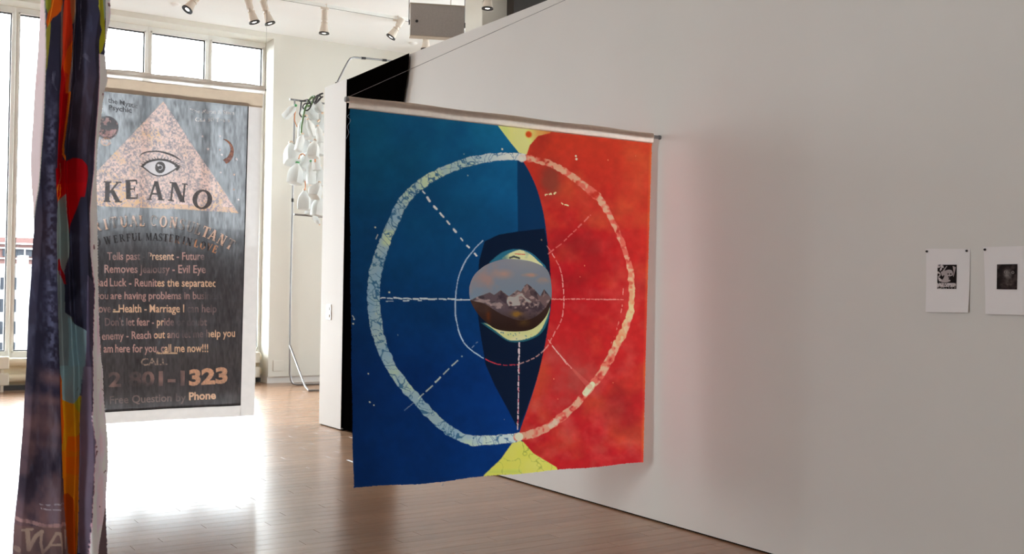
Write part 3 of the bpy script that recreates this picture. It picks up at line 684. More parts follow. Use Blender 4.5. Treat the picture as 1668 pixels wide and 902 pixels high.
# cloth surface
GA = 1.0
nu, nv = 560, 640
U, Vv = np.meshgrid(np.linspace(0, 1, nu), np.linspace(0, 1, nv))
def cloth_pt(U, Vv):
    xl = 2.549 + .073 * Vv ** 1.3; xr = 4.856 - .046 * Vv
    X = xl + (xr - xl) * U
    bot = np.interp(U, [0, .05, .14, .3, .45, .6, .75, .9, 1], [.437, .432, .432, .430, .436, .428, .424, .428, .424]) + .004 * np.sin(U * 21) 
    Z = 2.670 + (bot - 2.670) * Vv
    return X, Z
Xc, Zc = cloth_pt(U, Vv)
flat = np.stack([Xc, np.full_like(Xc, YC), Zc], -1); fx_, fy_ = trace(flat)
colr = C.sample(fx_, fy_, C.c)
def ripple(U, Vv):
    return (.018 * np.sin(U * 19 + 1) * np.exp(-((U - .12) / .12) ** 2) * Vv + .012 * np.sin(U * 8 + Vv * 2) * Vv + .004 * np.sin(Vv * 30 + U * 5) * np.exp(-U * 8))
Pc = flat.copy(); Pc[..., 1] += ripple(U, Vv)
jr = (rng.random(nv) - .5) * .004; Pc[:, 0, 0] += jr; Pc[:, -1, 0] += (rng.random(nv) - .5) * .005; Pc[-1, :, 2] += (rng.random(nu) - .5) * .005
M['dyed'] = cloth_mat('dyed_cotton', .46)
cl_ = grid_obj('dyed_cloth', Pc, L1(np.clip(colr, 0, 255)) * 1.6, M['dyed'], root)
# oval collage: its own thin patch
A = paint_mountain()
ov3 = np.array([ony(x, y, YC) for x, y in oval]); cen = ov3.mean(0)
rr_ = np.linspace(0, 1, 150) ** .85; P = cen + (ov3[None] - cen) * rr_[:, None, None]
ox, oy = trace(P); ocol = A.sample(ox, oy, A.c)
xr_ = (P[..., 0] - 2.6) / 2.22; vr_ = (2.67 - P[..., 2]) / 2.235
P[..., 1] += ripple(xr_, vr_) - .004
M['collage'] = cloth_mat('collage_print', .08)
o = grid_obj('mountain_picture', P, L1(np.clip(ocol, 0, 255)) * 2.6, M['collage'], cl_)
o['label'] = 'oval picture of snowy mountains under a cloudy sky'
# sleeve sewn along the top
sl = MB(); rings = []
for X in np.linspace(2.535, 4.858, 60):
    zz = 2.713 + .003 * math.sin(X * 9); q = []
    for a in np.linspace(-.5, 1.5, 13): q.append((X, YC - .022 * math.cos(math.pi * a * .5 + 0) if False else YC - .02 * math.cos(math.pi * (a - .5) * .99), zz + .02 * math.sin(math.pi * (a - .5) * .99) if False else zz))
    q = [(X, YC + .020, zz - .012), (X, YC + .022, zz), (X, YC + .014, zz + .019), (X, YC, zz + .024), (X, YC - .014, zz + .019), (X, YC - .022, zz), (X, YC - .017 - .002 * math.sin(X * 23), 2.69), (X, YC - .011, 2.664 + .003 * math.sin(X * 13)), (X, YC - .006, 2.662)]
    rings.append(q)
sl.loft(rings, close=False); sl.smooth = True
part(sl, 'rod_sleeve', M['sleeve'], root)
part(MB().tube(bez([ony(569, 186, YC), ony(566, 190, YC), ony(571, 196, YC), ony(566, 206, YC), ony(568, 216, YC), ony(564, 226, YC)]), .0012, 5), 'loose_thread', M['thread'], root)
part(MB().tube(bez([ony(724, 780, YC), ony(722, 786, YC), ony(720, 791, YC), ony(723, 788, YC)]), .001, 5), 'loose_thread', M['thread'], root)
# rod and stay wire
root = thing('wall_rod', 'thin grey metal rod fixed to the white wall, holding the dyed cloth', 'rod', (XW, YC, 2.712))
part(MB().tube([(2.525, YC, 2.714), (XW - .004, YC, 2.712)], .012, 12), 'rod', M['steel'], root)
part(MB().tube([(XW - .012, YC, 2.712), (XW, YC, 2.712)], .016, 14), 'wall_flange', M['steel'], root)
part(MB().tube([(2.518, YC, 2.714), (2.53, YC, 2.714)], .016, 10), 'end_cap', M['steel'], root)
wa = np.array([2.535, YC, 2.728]); dr = ray(870, 16)
# stay wire rises in the plane of the rod to the wall
tz = ony(870, 16, YC); wb_ = wa + (tz - wa) * ((XW - wa[0]) / (tz[0] - wa[0])); wb_[2] = min(wb_[2], 4.0)
part(MB().tube([wa, wb_], .0016, 5), 'stay_wire', M['steel'], root)

# ================================================================== PRINTED EYE BANNER
YK = 10.0
root = thing('printed_banner', 'dark gauzy printed banner with an eye in a pale triangle, white borders', 'banner', (2.6, YK, .37))
K = Canvas(60, 110, 425, 690, 3); sk = (K.H, K.W)
tri_off = []
def glyph_polys(ch):
    S = []
    def seg(x0, y0, x1, y1, w_):
        d = np.array([x1 - x0, y1 - y0]); d = d / np.linalg.norm(d)
        # horizontal-width strokes
        if abs(y1 - y0) > abs(x1 - x0) * .3: S.append([(x0 - w_ / 2, y0), (x0 + w_ / 2, y0), (x1 + w_ / 2, y1), (x1 - w_ / 2, y1)])
        else: S.append([(x0, y0 - w_ / 2), (x1, y1 - w_ / 2), (x1, y1 + w_ / 2), (x0, y0 + w_ / 2)])
    def ser(x, top=False, w_=.36): S.append([(x - w_ / 2, .93 if top else 0), (x + w_ / 2, .93 if top else 0), (x + w_ / 2, 1 if top else .07), (x - w_ / 2, 1 if top else .07)])
    def arc(cx, cy, rx, ry, a0, a1, wt, wn):
        A_ = np.radians(np.linspace(a0, a1, 22))
        S.append([(cx + rx * math.cos(a), cy + ry * math.sin(a)) for a in A_] + [(cx + (rx - wt) * math.cos(a), cy + (ry - wn) * math.sin(a)) for a in A_[::-1]])
    T, t = .235, .095
    W = .8
    if ch == 'A': seg(.08, 0, .4, 1, t + .02); seg(.72, 0, .42, 1, T); seg(.2, .33, .6, .33, t); ser(.08, w_=.28); ser(.72, w_=.34)
    elif ch == 'C': arc(.42, .5, .42, .51, 48, 312, .2, .09); seg(.68, .68, .72, .95, t); W = .85
    elif ch == 'E': seg(.18, 0, .18, 1, T); seg(.05, .045, .64, .045, .09); seg(.05, .955, .62, .955, .09); seg(.2, .52, .5, .52, .08); seg(.62, 0, .64, .26, .07); seg(.6, 1, .62, .76, .07); seg(.5, .4, .5, .64, .06); W = .74
    elif ch == 'F': seg(.18, 0, .18, 1, T); ser(.18); seg(.05, .955, .62, .955, .09); seg(.2, .5, .5, .5, .08); seg(.6, 1, .62, .74, .07); seg(.5, .38, .5, .62, .06); W = .7
    elif ch == 'I': seg(.2, 0, .2, 1, T); ser(.2); ser(.2, True); W = .44
    elif ch == 'K': seg(.18, 0, .18, 1, T); ser(.18); ser(.18, True); seg(.27, .42, .72, 1, t + .02); seg(.74, 0, .40, .58, T); ser(.74, w_=.36); ser(.72, True, .3); W = .94
    elif ch == 'L': seg(.18, 0, .18, 1, T); ser(.18, True); seg(.05, .045, .62, .045, .09); seg(.6, 0, .63, .28, .07); W = .7
    elif ch == 'M': seg(.12, 0, .14, 1, t); seg(.46, .05, .16, 1, T); seg(.46, .05, .78, 1, t); seg(.82, 0, .82, 1, T); ser(.12, w_=.26); ser(.82); ser(.1, True, .24); ser(.86, True, .26); W = 1.0
    elif ch == 'N': seg(.13, 0, .13, 1, t); seg(.7, 0, .18, 1, T + .02); seg(.72, 0, .72, 1, t); ser(.13, w_=.28); ser(.1, True, .26); ser(.72, True, .28); W = .88
    elif ch == 'O':
        A_ = np.radians(np.linspace(0, 360, 40)); S.append([(.43 + .43 * math.cos(a), .5 + .52 * math.sin(a)) for a in A_] + [(.43 + .22 * math.cos(a), .5 + .42 * math.sin(a)) for a in A_[::-1]]); W = .9
    elif ch in 'PR':
        seg(.18, 0, .18, 1, T); ser(.18); seg(.05, .96, .4, .96, .08); seg(.2, .49, .4, .49, .08); arc(.36, .725, .32, .275, -90, 90, .19, .08); W = .72
        if ch == 'R': seg(.74, 0, .42, .5, T - .02); ser(.76, w_=.24); W = .86
    elif ch == 'S':
        arc(.33, .74, .30, .27, 30, 250, .15, .09); arc(.33, .27, .32, .28, -150, 75, .16, .09); seg(.5, .34, .14, .66, .2); seg(.58, .72, .59, .98, .06); seg(.04, .28, .05, .02, .06); W = .7
    elif ch == 'T': seg(.4, 0, .4, 1, T); ser(.4); seg(.02, .955, .78, .955, .09); seg(.04, 1, .03, .72, .07); seg(.76, 1, .77, .72, .07)
    elif ch == 'U': seg(.18, .3, .18, 1, T); seg(.72, .3, .72, 1, t); arc(.42, .32, .34, .34, 180, 360, .16, .1); ser(.18, True); ser(.72, True, .26); W = .86
    elif ch == 'V': seg(.42, 0, .12, 1, T); seg(.42, 0, .72, 1, t); ser(.12, True); ser(.72, True, .26); W = .82
    elif ch == 'W': seg(.34, 0, .12, 1, T); seg(.34, 0, .56, .9, t); seg(.8, 0, .56, 1, T); seg(.8, 0, 1.02, 1, t); ser(.12, True); ser(.58, True, .3); ser(1.02, True, .24); W = 1.14
    else: W = .4
    return S, W
def put(ch, x, y, h, rot=0.0, sx=1.0, out=None):
    S, W = glyph_polys(ch); c_, s_ = math.cos(rot), math.sin(rot)
    for p in S:
        q = []
        for (a, b) in p:
            dx_, dy_ = a * h * sx, -b * h
            q.append((x + dx_ * c_ - dy_ * s_, y + dx_ * s_ + dy_ * c_))
        K.poly(q, out)
    return W * h * sx
def arc_text(txt, xs, base, h, out, sx=.9):
    """letters at given centre x along a baseline function"""
    for ch, x in zip(txt, xs):
        if ch == ' ': continue
        _, W = glyph_polys(ch); sl_ = (base(x + 2) - base(x - 2)) / 4; put(ch, x - W * h * sx / 2, base(x), h, math.atan(sl_), sx, out)
def text_tris(body, bold=0.012):
    cu = bpy.data.curves.new('t', 'FONT'); cu.body = body; cu.size = 1.0; cu.offset = bold; cu.resolution_u = 3
    ob = bpy.data.objects.new('t', cu); COL.objects.link(ob); dg = bpy.context.evaluated_depsgraph_get(); dg.update()
    me = ob.evaluated_get(dg).to_mesh(); me.calc_loop_triangles()
    v = np.array([p.co[:2] for p in me.vertices]); t_ = np.array([l.vertices[:] for l in me.loop_triangles])
    r = v[t_] if len(t_) else np.zeros((0, 3, 2))
    ob.evaluated_get(dg).to_mesh_clear(); bpy.data.objects.remove(ob); bpy.data.curves.remove(cu)
    return r
def line_text(txt, x0, x1, y0, y1, cap, out, prefix='', bold=.012):
    T = text_tris(txt, bold); a, b = T[..., 0].min(), T[..., 0].max(); sx = (x1 - x0) / (b - a); sy = cap / .70
    def place(TT, f):
        for t_ in TT:
            q = f(t_); K.poly(q, out)
    f = lambda t_: [(x0 + (p[0] - a) * sx, y0 + (y1 - y0) * ((p[0] - a) / (b - a)) - p[1] * sy) for p in t_]
    place(T, f)
    if prefix:
        T2 = text_tris(prefix, bold); b2 = T2[..., 0].max(); gap = .28 * sx
        g = lambda t_: [(x0 - gap + (p[0] - b2) * sx, y0 - p[1] * sy) for p in t_]
        place(T2, g)
Z0 = lambda: np.zeros(sk, bool)
# gauze ground: vertical woven streaks
s1 = vnoise(sk, 14, 61, 4, (.35, 2.4), .7); s2 = vnoise(sk, 100, 62, 2, (.5, 2.2), .8); s3 = vnoise(sk, 4, 63, 4)
K.c = (cc(70, 66, 68) * np.ones(sk + (1,))) * (.80 + .36 * s1[..., None] + .30 * (s2[..., None] - .5) + .10 * (s3[..., None] - .5))
K.a = .55 + .55 * s1 + .9 * (s2 - .5)
# pale triangle
tri = K.poly([(266, 165), (388, 347), (300, 341), (166, 336), (108, 331)])
sp = vnoise(sk, 210, 64, 2, (1, 1.1), .8) * .75 + vnoise(sk, 50, 164, 2) * .25; sp2 = vnoise(sk, 20, 65, 4)
tr = tri * np.clip(.82 + (sp - .5) * 1.2, 0, 1)
K.paint(tr, cc(238, 196, 180)); K.paint(tri * np.clip((sp2 - .53) * 5, 0, 1) * np.clip((sp - .42) * 5, 0, 1), cc(226, 170, 96), .75)
K.paint(tri * np.clip((.46 - sp) * 6, 0, 1), cc(132, 122, 140), .4)
eb = tri & ((K.Y > 326 + (K.X - 170) * .055)); K.paint(eb * np.clip((sp - .34) * 5, 0, 1), cc(228, 176, 124), .7)
lid = np.exp(-((K.X - 262) / 34) ** 2 - ((K.Y - 270) / 16) ** 2) * tri; K.paint(lid, cc(206, 196, 200), .5)
K.a = np.where(tri, .35 + .5 * sp, K.a)
dark = Z0()
# KEANO
for ch, x, y_, h, ro, sx in (('K', 168, 329, 34, .03, .98), ('E', 203, 324.5, 31.5, -.02, 1.0), ('A', 241, 325.5, 31, .03, .95), ('N', 274, 327, 31, .10, 1.08), ('O', 311.5, 337.5, 31, .16, 1.18)): put(ch, x, y_, h, ro, sx, dark)
# eye
ey0 = curve2([(231, 271), (240, 264), (252, 260.5), (262, 259.8), (274, 262), (284, 267), (290, 272)]); ey1 = curve2([(290, 272), (280, 279), (268, 285), (256, 286), (246, 282), (238, 276), (231, 271)])
K.paint(K.poly(ey0 + ey1), cc(214, 206, 208), .9)
K.stroke(ey0, 3.6, dark); K.stroke(ey1, 2.2, dark)
K.stroke([(286, 270), (291, 272), (288, 276)], 4, dark)
for i in range(0, len(ey0), 3):
    a = np.array(ey0[i]); d = a - np.array([261, 278]); d = d / np.linalg.norm(d); K.stroke([a, a + d * 4.5 + np.array([1.2 if a[0] > 261 else -1.2, 0])], 1.0, dark)
dark |= (np.hypot((K.X - 261), (K.Y - 272.5) * .85) < 8.2)
dark &= ~((np.hypot(K.X - 258, K.Y - 269) < 1.8)); dark &= ~((np.abs(np.hypot(K.X - 261, K.Y - 272.5) - 3.6) < .5) & (K.X > 259))
K.stroke(curve2([(226, 255), (234, 249), (248, 246.5), (262, 247.2), (278, 252), (288, 257), (294, 261)]), [.8] * 6 + [1.8] * 12 + [3.0] * 12 + [2.6] * 12 + [1.5] * 7, dark) if False else None
bp_ = curve2([(226, 255), (234, 249), (248, 246.5), (262, 247.2), (278, 252), (288, 257), (294, 261)]); K.stroke(bp_, np.interp(np.linspace(0, 1, len(bp_)), [0, .2, .7, 1], [.8, 2, 3.2, 1.4]), dark)
K.paint(dark * np.clip(.8 + .5 * (sp - .3), 0, 1), cc(58, 48, 46)); K.a = np.where(dark, .16, K.a)
# moon, stars, seal
mo = Z0(); th = np.linspace(-1.35, 1.25, 24)
mo = K.poly([(362 + 19 * math.cos(a), 247 + 21 * math.sin(a)) for a in th] + [(354.5 + 20.5 * math.cos(a), 243.5 + 18 * math.sin(a)) for a in th[::-1] * .93 + .02])
K.paint(mo, cc(126, 66, 42)); K.paint(mo * np.clip((sp - .45) * 6, 0, 1), cc(178, 104, 62), .8); K.paint(mo & ~(blur(mo.astype(float), 3) > .8), cc(60, 44, 40), .9); K.a = np.where(mo, .2, K.a)
def star(x, y, r, c_):
    p = [(x + (r if i % 2 == 0 else r * .4) * math.sin(i * math.pi / 5), y - (r if i % 2 == 0 else r * .4) * math.cos(i * math.pi / 5)) for i in range(10)]; K.paint(K.poly(p), c_, .9)
for x_, y_, r_, dk in ((329.6, 222, 2.6, 0), (338.5, 243, 3, 0), (358, 222, 2.6, 0), (357.5, 244, 2.4, 1), (359, 281, 2.4, 0), (381, 284, 3.2, 1), (380.5, 308.5, 3.2, 1), (385, 259, 2.6, 0), (388, 325, 2.2, 0), (361, 252, 2.2, 0)):
    star(x_, y_, r_, cc(92, 66, 58) if dk else cc(196, 162, 150))
    if dk: star(x_ + .4, y_ + .4, r_ * .5, cc(190, 130, 90))
se = np.hypot(K.X - 174, K.Y - 208) < 19; K.paint(se, cc(64, 48, 48), .95); K.a = np.where(se, .25, K.a)
K.paint(se & (vnoise(sk, 60, 66, 3) > .53), cc(196, 150, 146), .8); K.paint(se & (K.Y > 211) & (K.Y < 222) & (sp > .46), cc(206, 150, 146), .7); K.paint(se & (np.hypot(K.X - 174, K.Y - 208) > 16) & (s2 > .3), cc(62, 46, 48), .8)
K.paint((np.hypot((K.X - 172) / 9, (K.Y - 231) / 7) < 1) & (sp > .4), cc(196, 130, 80), .8)
# words
cp = Z0()
line_text('the Mystic', 176, 224, 166.5, 177, 8, cp, bold=.02); line_text('Psychic', 177, 214, 178.5, 184, 8, cp, bold=.02)
K.paint(cp * np.clip((226 - K.X) / 14, 0, 1) * np.clip((sp - .2) * 4, 0, 1), cc(44, 38, 40), .9); K.a = np.where(cp, .15, K.a)
cp = Z0(); line_text('The Moon & Stars', 310, 382, 183.5, 187, 6.5, cp); line_text('Call 30 Years', 318, 374, 197.5, 199, 6.5, cp)
K.paint(cp * np.clip((sp - .32) * 4, 0, 1), cc(206, 178, 160), .75); K.paint(np.roll(cp, (3, 3), (0, 1)) & ~cp & (sp > .5), cc(60, 52, 54), .6)
base1 = lambda x: float(np.interp(x, [60, 120, 171, 186, 217, 250, 282, 308, 333, 350, 372, 380], [402, 388, 375, 371.5, 368.8, 367.8, 370, 375.5, 384, 391, 403, 408]))
sp_x = [122, 134, 146, 159, 173.7, 186, 202, 217, 231, 0, 250.5, 266, 281.5, 295, 308, 320.5, 332.5, 343.5, 357.5, 371]
cp = Z0(); arc_text('SPIRITUAL CONSULTANT', sp_x, base1, 17.5, cp, .80)
K.paint(np.roll(cp, (4, 4), (0, 1)) | np.roll(cp, (-2, -2), (0, 1)), cc(52, 44, 42), .7); K.paint(cp * np.clip((vnoise(sk, 50, 67, 3) - .30) * 5, .3, 1), cc(222, 176, 146), .95); K.a = np.where(cp, .75 * K.a, np.where(np.roll(cp, (4, 4), (0, 1)), .3, K.a))
base2 = lambda x: float(np.interp(x, [60, 120, 176, 200, 228, 253, 278, 299, 319, 339, 350, 360], [420, 408, 398.5, 394, 392, 391.7, 393.5, 397, 401.5, 407, 411, 414]))
cp = Z0(); arc_text('POWERFUL MASTER IN LOVE', [148, 160, 176, 189.5, 199.5, 209.5, 219, 228, 0, 242.5, 253, 261.5, 269.5, 278.5, 288, 0, 298.5, 307, 0, 319, 329.5, 339, 348], base2, 12.5, cp, .82)
K.paint(cp, cc(36, 30, 30), .95); K.a = np.where(cp, .15, K.a); K.paint(cp * np.clip((K.X - 272) / 30, 0, 1) * np.clip((vnoise(sk, 50, 68, 3) - .4) * 7, 0, 1), cc(206, 144, 104), .95)
body = Z0()
line_text('Tells past - Present - Future', 174, 333, 423, 423, 12.5, body)
line_text('Removes Jealousy - Evil Eye', 169.5, 335, 444, 444.5, 13, body)
line_text('Luck - Reunites the separated', 178.5, 352, 466, 467, 13, body, 'Bad')
line_text('are having problems in business', 179.5, 361, 487, 487, 12, body, 'you')
line_text('- Health - Marriage I can help', 184, 352, 508.5, 508.5, 13, body, 'Love')
line_text("Don't let fear - pride or doubt", 170, 337, 530, 530, 12.5, body)
line_text('enemy - Reach out and let me help you', 165, 382, 553, 548, 12.5, body)
line_text('here for you, call me now!!!', 187, 339, 573.5, 573, 13, body, 'I am')
fd = np.clip((vnoise(sk, 9, 69, 3, (1.2, 1)) - .30) * 3.2, .12, 1); fd *= np.where(K.X > 300, np.clip((370 - K.X) / 45, .35, 1), 1)
K.paint(body * fd, cc(198, 152, 142), .95)
hot = np.zeros(sk)
for x0, x1, y0, y1 in ((255, 350, 455, 470), (183, 300, 496, 512), (252, 268, 518, 534), (252, 275, 540, 556), (340, 382, 538, 556), (268, 340, 560, 577), (245, 285, 412, 427)): hot = np.maximum(hot, (K.X > x0) & (K.X < x1) & (K.Y > y0) & (K.Y < y1))
K.paint(body * hot, cc(238, 190, 148), .85); K.a += body * fd * .5 + body * hot * 1.6
K.paint(K.stroke([(184, 507.5), (193, 507.5)], 2.2), cc(238, 200, 160), .9); K.paint(K.stroke([(256, 575), (288, 575)], 3) & (sp > .35), cc(238, 190, 150), .8)
num = Z0(); line_text('CALL', 229, 273, 595, 594, 11.5, num, bold=.02)
K.paint(num * np.clip((sp - .3) * 4, .2, 1), cc(176, 150, 132), .85)
n1_ = Z0(); line_text('2 801-1', 176, 301, 629, 627, 23, n1_, bold=.03); K.paint(n1_ * np.clip((vnoise(sk, 14, 70, 4) - .34) * 3, .08, .9), cc(176, 134, 124), .8)
n2_ = Z0(); line_text('323', 308, 369.5, 627, 622, 24, n2_, bold=.045); K.paint(n2_ * np.clip(.6 + sp * .6, 0, 1), cc(222, 166, 132), .95); K.a += n2_ * 1.0
fq = Z0(); line_text('Free Question by', 178, 303, 657, 653, 12.5, fq); K.paint(fq * np.clip((vnoise(sk, 12, 71, 3) - .2) * 2, .2, .8), cc(156, 130, 122), .8)
pn = Z0(); line_text('Phone', 308, 351, 651.5, 649, 12.5, pn, bold=.03); K.paint(pn, cc(232, 186, 150), .95); K.a += pn * 1.2
# cloth field
def quad(tl, tr_, br, bl, nu, nv, Y):
    c4 = [ony(*q, Y) for q in (tl, tr_, br, bl)]; u, v = np.meshgrid(np.linspace(0, 1, nu), np.linspace(0, 1, nv)); u = u[..., None]; v = v[..., None]
    return (c4[0] * (1 - u) + c4[1] * u) * (1 - v) + (c4[3] * (1 - u) + c4[2] * u) * v, u[..., 0], v[..., 0]
def sway(P): return .018 * np.sin(P[..., 0] * 5 + .5) * np.clip((3.6 - P[..., 2]) / 3.2, 0, 1) + .006 * np.sin(P[..., 0] * 17 + P[..., 2])
Pf, u_, v_ = quad((100, 134), (404.5, 168), (391, 660), (88, 675), 460, 720, YK)
kx, ky = trace(Pf); kcol = K.sample(kx, ky, K.c); ka = K.sample(kx, ky, K.a)
# dark worn edge of the print
ed = np.minimum(np.minimum(u_, 1 - u_) * 300, np.minimum(v_, 1 - v_) * 510); kcol = kcol * (.35 + .65 * np.clip(ed / 2.2, 0, 1))[..., None]
Pf[..., 1] += sway(Pf) - .006
M['gauze'] = cloth_mat('gauze_print', .20, True, 500)
grid_obj('printed_cloth', Pf, L1(np.clip(kcol, 0, 255)) * 1.0, M['gauze'], root, np.clip(ka * .022, 0.002, .2))
def strip(name, m, q, nu, nv, dy=0):
    P, _, _ = quad(*q, nu, nv, YK); P[..., 1] += sway(P) + dy
    mb = MB(); n, k = P.shape[:2]
    mb.add(P.reshape(-1, 3), [(i * k + j, i * k + j + 1, (i + 1) * k + j + 1, (i + 1) * k + j) for i in range(n - 1) for j in range(k - 1)]); mb.smooth = True
    return part(mb, name, m, root)
strip('top_band', M['band'], ((92, 117), (428, 153), (427, 176), (91, 141)), 60, 5, -.012)
strip('side_border', M['canvas'], ((403, 170), (427, 173), (413, 676), (390, 677.5)), 8, 60)
strip('side_border', M['canvas'], ((78, 130), (104, 133), (92, 694), (68, 695)), 8, 60)
strip('bottom_border', M['canvas'], ((68, 672), (391, 656), (391, 677.6), (68, 695.5)), 60, 5, .002)
slv = MB(); rings = []
pA, pB = ony(90, 110.5, YK), ony(430, 147, YK)
for t in np.linspace(0, 1, 40):
    p = pA + (pB - pA) * t; p = p + np.array([0, sway(p) - .012, .004 * math.sin(t * 23)])
    rings.append([p + np.array([0, .03 * math.cos(a), .043 * math.sin(a)]) for a in np.linspace(.35, 1.5 * math.pi, 11)])
slv.loft(rings, close=False); slv.smooth = True; part(slv, 'top_sleeve', M['sleeve2'], root)
rA, rB = ony(80, 109, YK), ony(433, 147, YK)
root2 = thing('banner_rod', 'thin metal rod hung on wires through the top of the eye banner', 'rod', (rA + rB) / 2)
part(MB().tube([rA, rB], .012, 10), 'rod', M['steel'], root2)
for p in (rA, rA + (rB - rA) * .998):
    part(MB().tube([p, (p[0], p[1], ZC)], .0012, 5), 'hanging_wire', M['steel'], root2)

# ================================================================== PAINTED HANGING STRIP
YS = 4.0
root = thing('painted_strip', 'narrow painted hanging cloth in dark folds with red, orange and grey streaks', 'textile', (.73, YS, .25))
S = Canvas(10, -10, 200, 912, 2.5); ss = (S.H, S.W)
m1 = vnoise(ss, 12, 81, 5, (1, 2)); m2 = vnoise(ss, 40, 82, 4, (.6, 2.2)); m3 = vnoise(ss, 4, 83, 4); m4 = vnoise(ss, 160, 84, 2)
S.c = cc(36, 35, 52) * np.ones(ss + (1,)) * (.85 + .5 * (m1[..., None] - .4))
S.paint(np.clip((m3 - .5) * 4, 0, 1), cc(58, 44, 50), .55); S.paint(np.clip((m2 - .55) * 5, 0, 1), cc(70, 72, 92), .35)
lft = np.exp(-((S.X - 84) / 9) ** 2) * np.clip((S.Y - 150) / 60, 0, 1) * np.clip((640 - S.Y) / 60, 0, 1); S.paint(lft * np.clip((m4 - .35) * 3, 0, 1), cc(92, 98, 128), .65)
def c1(p): return crop(p, 40, 0, 5.64)
def c2(p): return crop(p, 40, 150, 5.64)
def c3(p): return crop(p, 40, 300, 5.64)
def c4(p): return crop(p, 40, 450, 5.64)
def c5(p): return crop(p, 20, 600, 5.01)
def c6(p): return crop(p, 20, 740, 5.567)
def fillp(p, c_, al=1.0, tex=0.0):
    m = S.poly(p); S.paint(m * np.clip(1 - tex + tex * 2 * m2, 0, 1), c_, al); return m
S.paint((S.X < 125) * np.clip((S.Y - 590) / 40, 0, 1) * np.clip((vnoise(ss, 22, 88, 4, (1, 1.4)) - .36) * 4, 0, 1), cc(86, 66, 70), .65)
# bottom left: brownish bands, chalk lines and reversed letters
for y0_, hgt, al in ((612, 12, .6), (648, 8, .45), (692, 16, .5), (722, 8, .3), (850, 60, .5)):
    b_3 = np.exp(-((S.Y - y0_ - (S.X - 60) * .16) / hgt) ** 2) * (S.X < 98 + (S.Y - 600) * .055); S.paint(b_3 * np.clip((m1 - .25) * 2.5, 0, 1), cc(116, 88, 88), al)
S.paint((S.X < 98 + (S.Y - 600) * .05) * np.clip((S.Y - 630) / 30, 0, 1) * np.exp(-((S.X - 88) / 9) ** 2) * np.clip((m2 - .35) * 3, 0, 1), cc(104, 98, 112), .5)
S.paint((S.Y > 857) * (S.X < 120), cc(96, 76, 72), .6)
S.paint(S.stroke(c6(curve2([(60, 600), (150, 610), (260, 640), (320, 650), (420, 645), (520, 670)])), 6) * np.clip((m2 - .25) * 3, 0, 1), cc(148, 118, 116), .7)
S.paint(S.stroke(c6(curve2([(250, 455), (330, 462), (420, 455), (500, 478)])), 1.8) * (m4 > .35), cc(140, 138, 150), .7); S.paint(S.stroke(c6(curve2([(260, 490), (340, 505), (430, 505), (510, 525)])), 1.8) * (m4 > .3), cc(150, 148, 158), .8)
lt = np.zeros(ss, bool)
S.stroke(c6([(95, 690), (185, 678)]), 4, lt); S.stroke(c6([(140, 690), (150, 860)]), 7.5, lt); S.stroke(c6([(150, 860), (215, 740), (270, 700)]), 6.5, lt); S.stroke(c6([(268, 705), (258, 800), (275, 890)]), 4.5, lt)
S.stroke(c6([(275, 890), (330, 830), (400, 715)]), 4.5, lt); S.stroke(c6([(400, 715), (440, 720), (455, 800), (462, 900)]), 5.5, lt); S.stroke(c6([(345, 820), (445, 815)]), 3.6, lt); S.stroke(c6([(512, 720), (515, 890)]), 2.5, lt)
lt |= np.hypot(S.X - 29.5, S.Y - 896) < 5
S.paint(lt * np.clip((m1 - .05) * 2.2, 0, 1), cc(132, 116, 106), .9)
# top left
fillp(c1([(195, -60), (262, -60), (250, 60), (215, 130), (200, 60)]), cc(96, 98, 30)); fillp(c1([(255, -60), (372, -60), (360, 40), (345, 90), (300, 140), (262, 160), (240, 205), (215, 265), (203, 200), (215, 120), (245, 60)]), cc(150, 62, 10), 1, .25)
S.paint(S.stroke(c1([(275, -40), (255, 60), (235, 170), (212, 270)]), 1.4), cc(210, 120, 30), .8)
fillp(c1([(203, 262), (245, 190), (240, 310), (225, 480), (210, 620), (190, 690), (195, 560), (200, 400)]), cc(112, 108, 34), .9, .3)
S.paint(S.stroke(c1([(300, 420), (310, 520), (280, 600), (260, 760), (295, 830)]), [3, 5, 6, 4, 2]) * np.clip((m2 - .4) * 4, 0, 1), cc(104, 104, 122), .7)
fillp(c1([(340, 60), (375, -20), (382, 130), (388, 350), (372, 560), (350, 640), (338, 500), (338, 300)]), cc(98, 84, 80), .85, .4)
fillp(c1([(376, 130), (400, -60), (495, -60), (490, 60), (466, 180), (462, 330), (442, 640), (425, 910), (343, 910), (355, 640), (386, 440), (378, 250)]), cc(150, 48, 24), 1, .25)
fillp(c1([(400, 560), (425, 420), (462, 350), (445, 620), (425, 910), (405, 910), (410, 760), (430, 660), (395, 600)]), cc(160, 70, 10), .95, .2)
fillp(c1([(352, 660), (385, 560), (410, 680), (405, 910), (343, 910)]), cc(128, 10, 14), .9)
fillp(c1([(455, -60), (490, -60), (492, 90), (478, 180), (466, 200)]), cc(120, 96, 60), .7)
S.paint(S.stroke(c1([(497, -60), (490, 150), (470, 420), (440, 720), (420, 910)]), 2.4), cc(128, 118, 112), .7)
fillp(c1([(685, -60), (775, -60), (768, 180), (778, 330), (748, 440), (715, 475), (712, 350), (738, 250), (700, 150), (682, 60)]), cc(124, 122, 26), 1, .3)
fillp(c1([(748, -60), (800, -60), (790, 100), (765, 160), (755, 60)]), cc(108, 124, 128), .8)
S.paint(S.stroke(c1([(555, -40), (548, 300), (530, 620)]), 1.0), cc(90, 88, 104), .6); S.paint(S.stroke(c1([(560, 500), (610, 560), (650, 520)]), 6) * np.clip((m2 - .4) * 3, 0, 1), cc(80, 80, 96), .5)
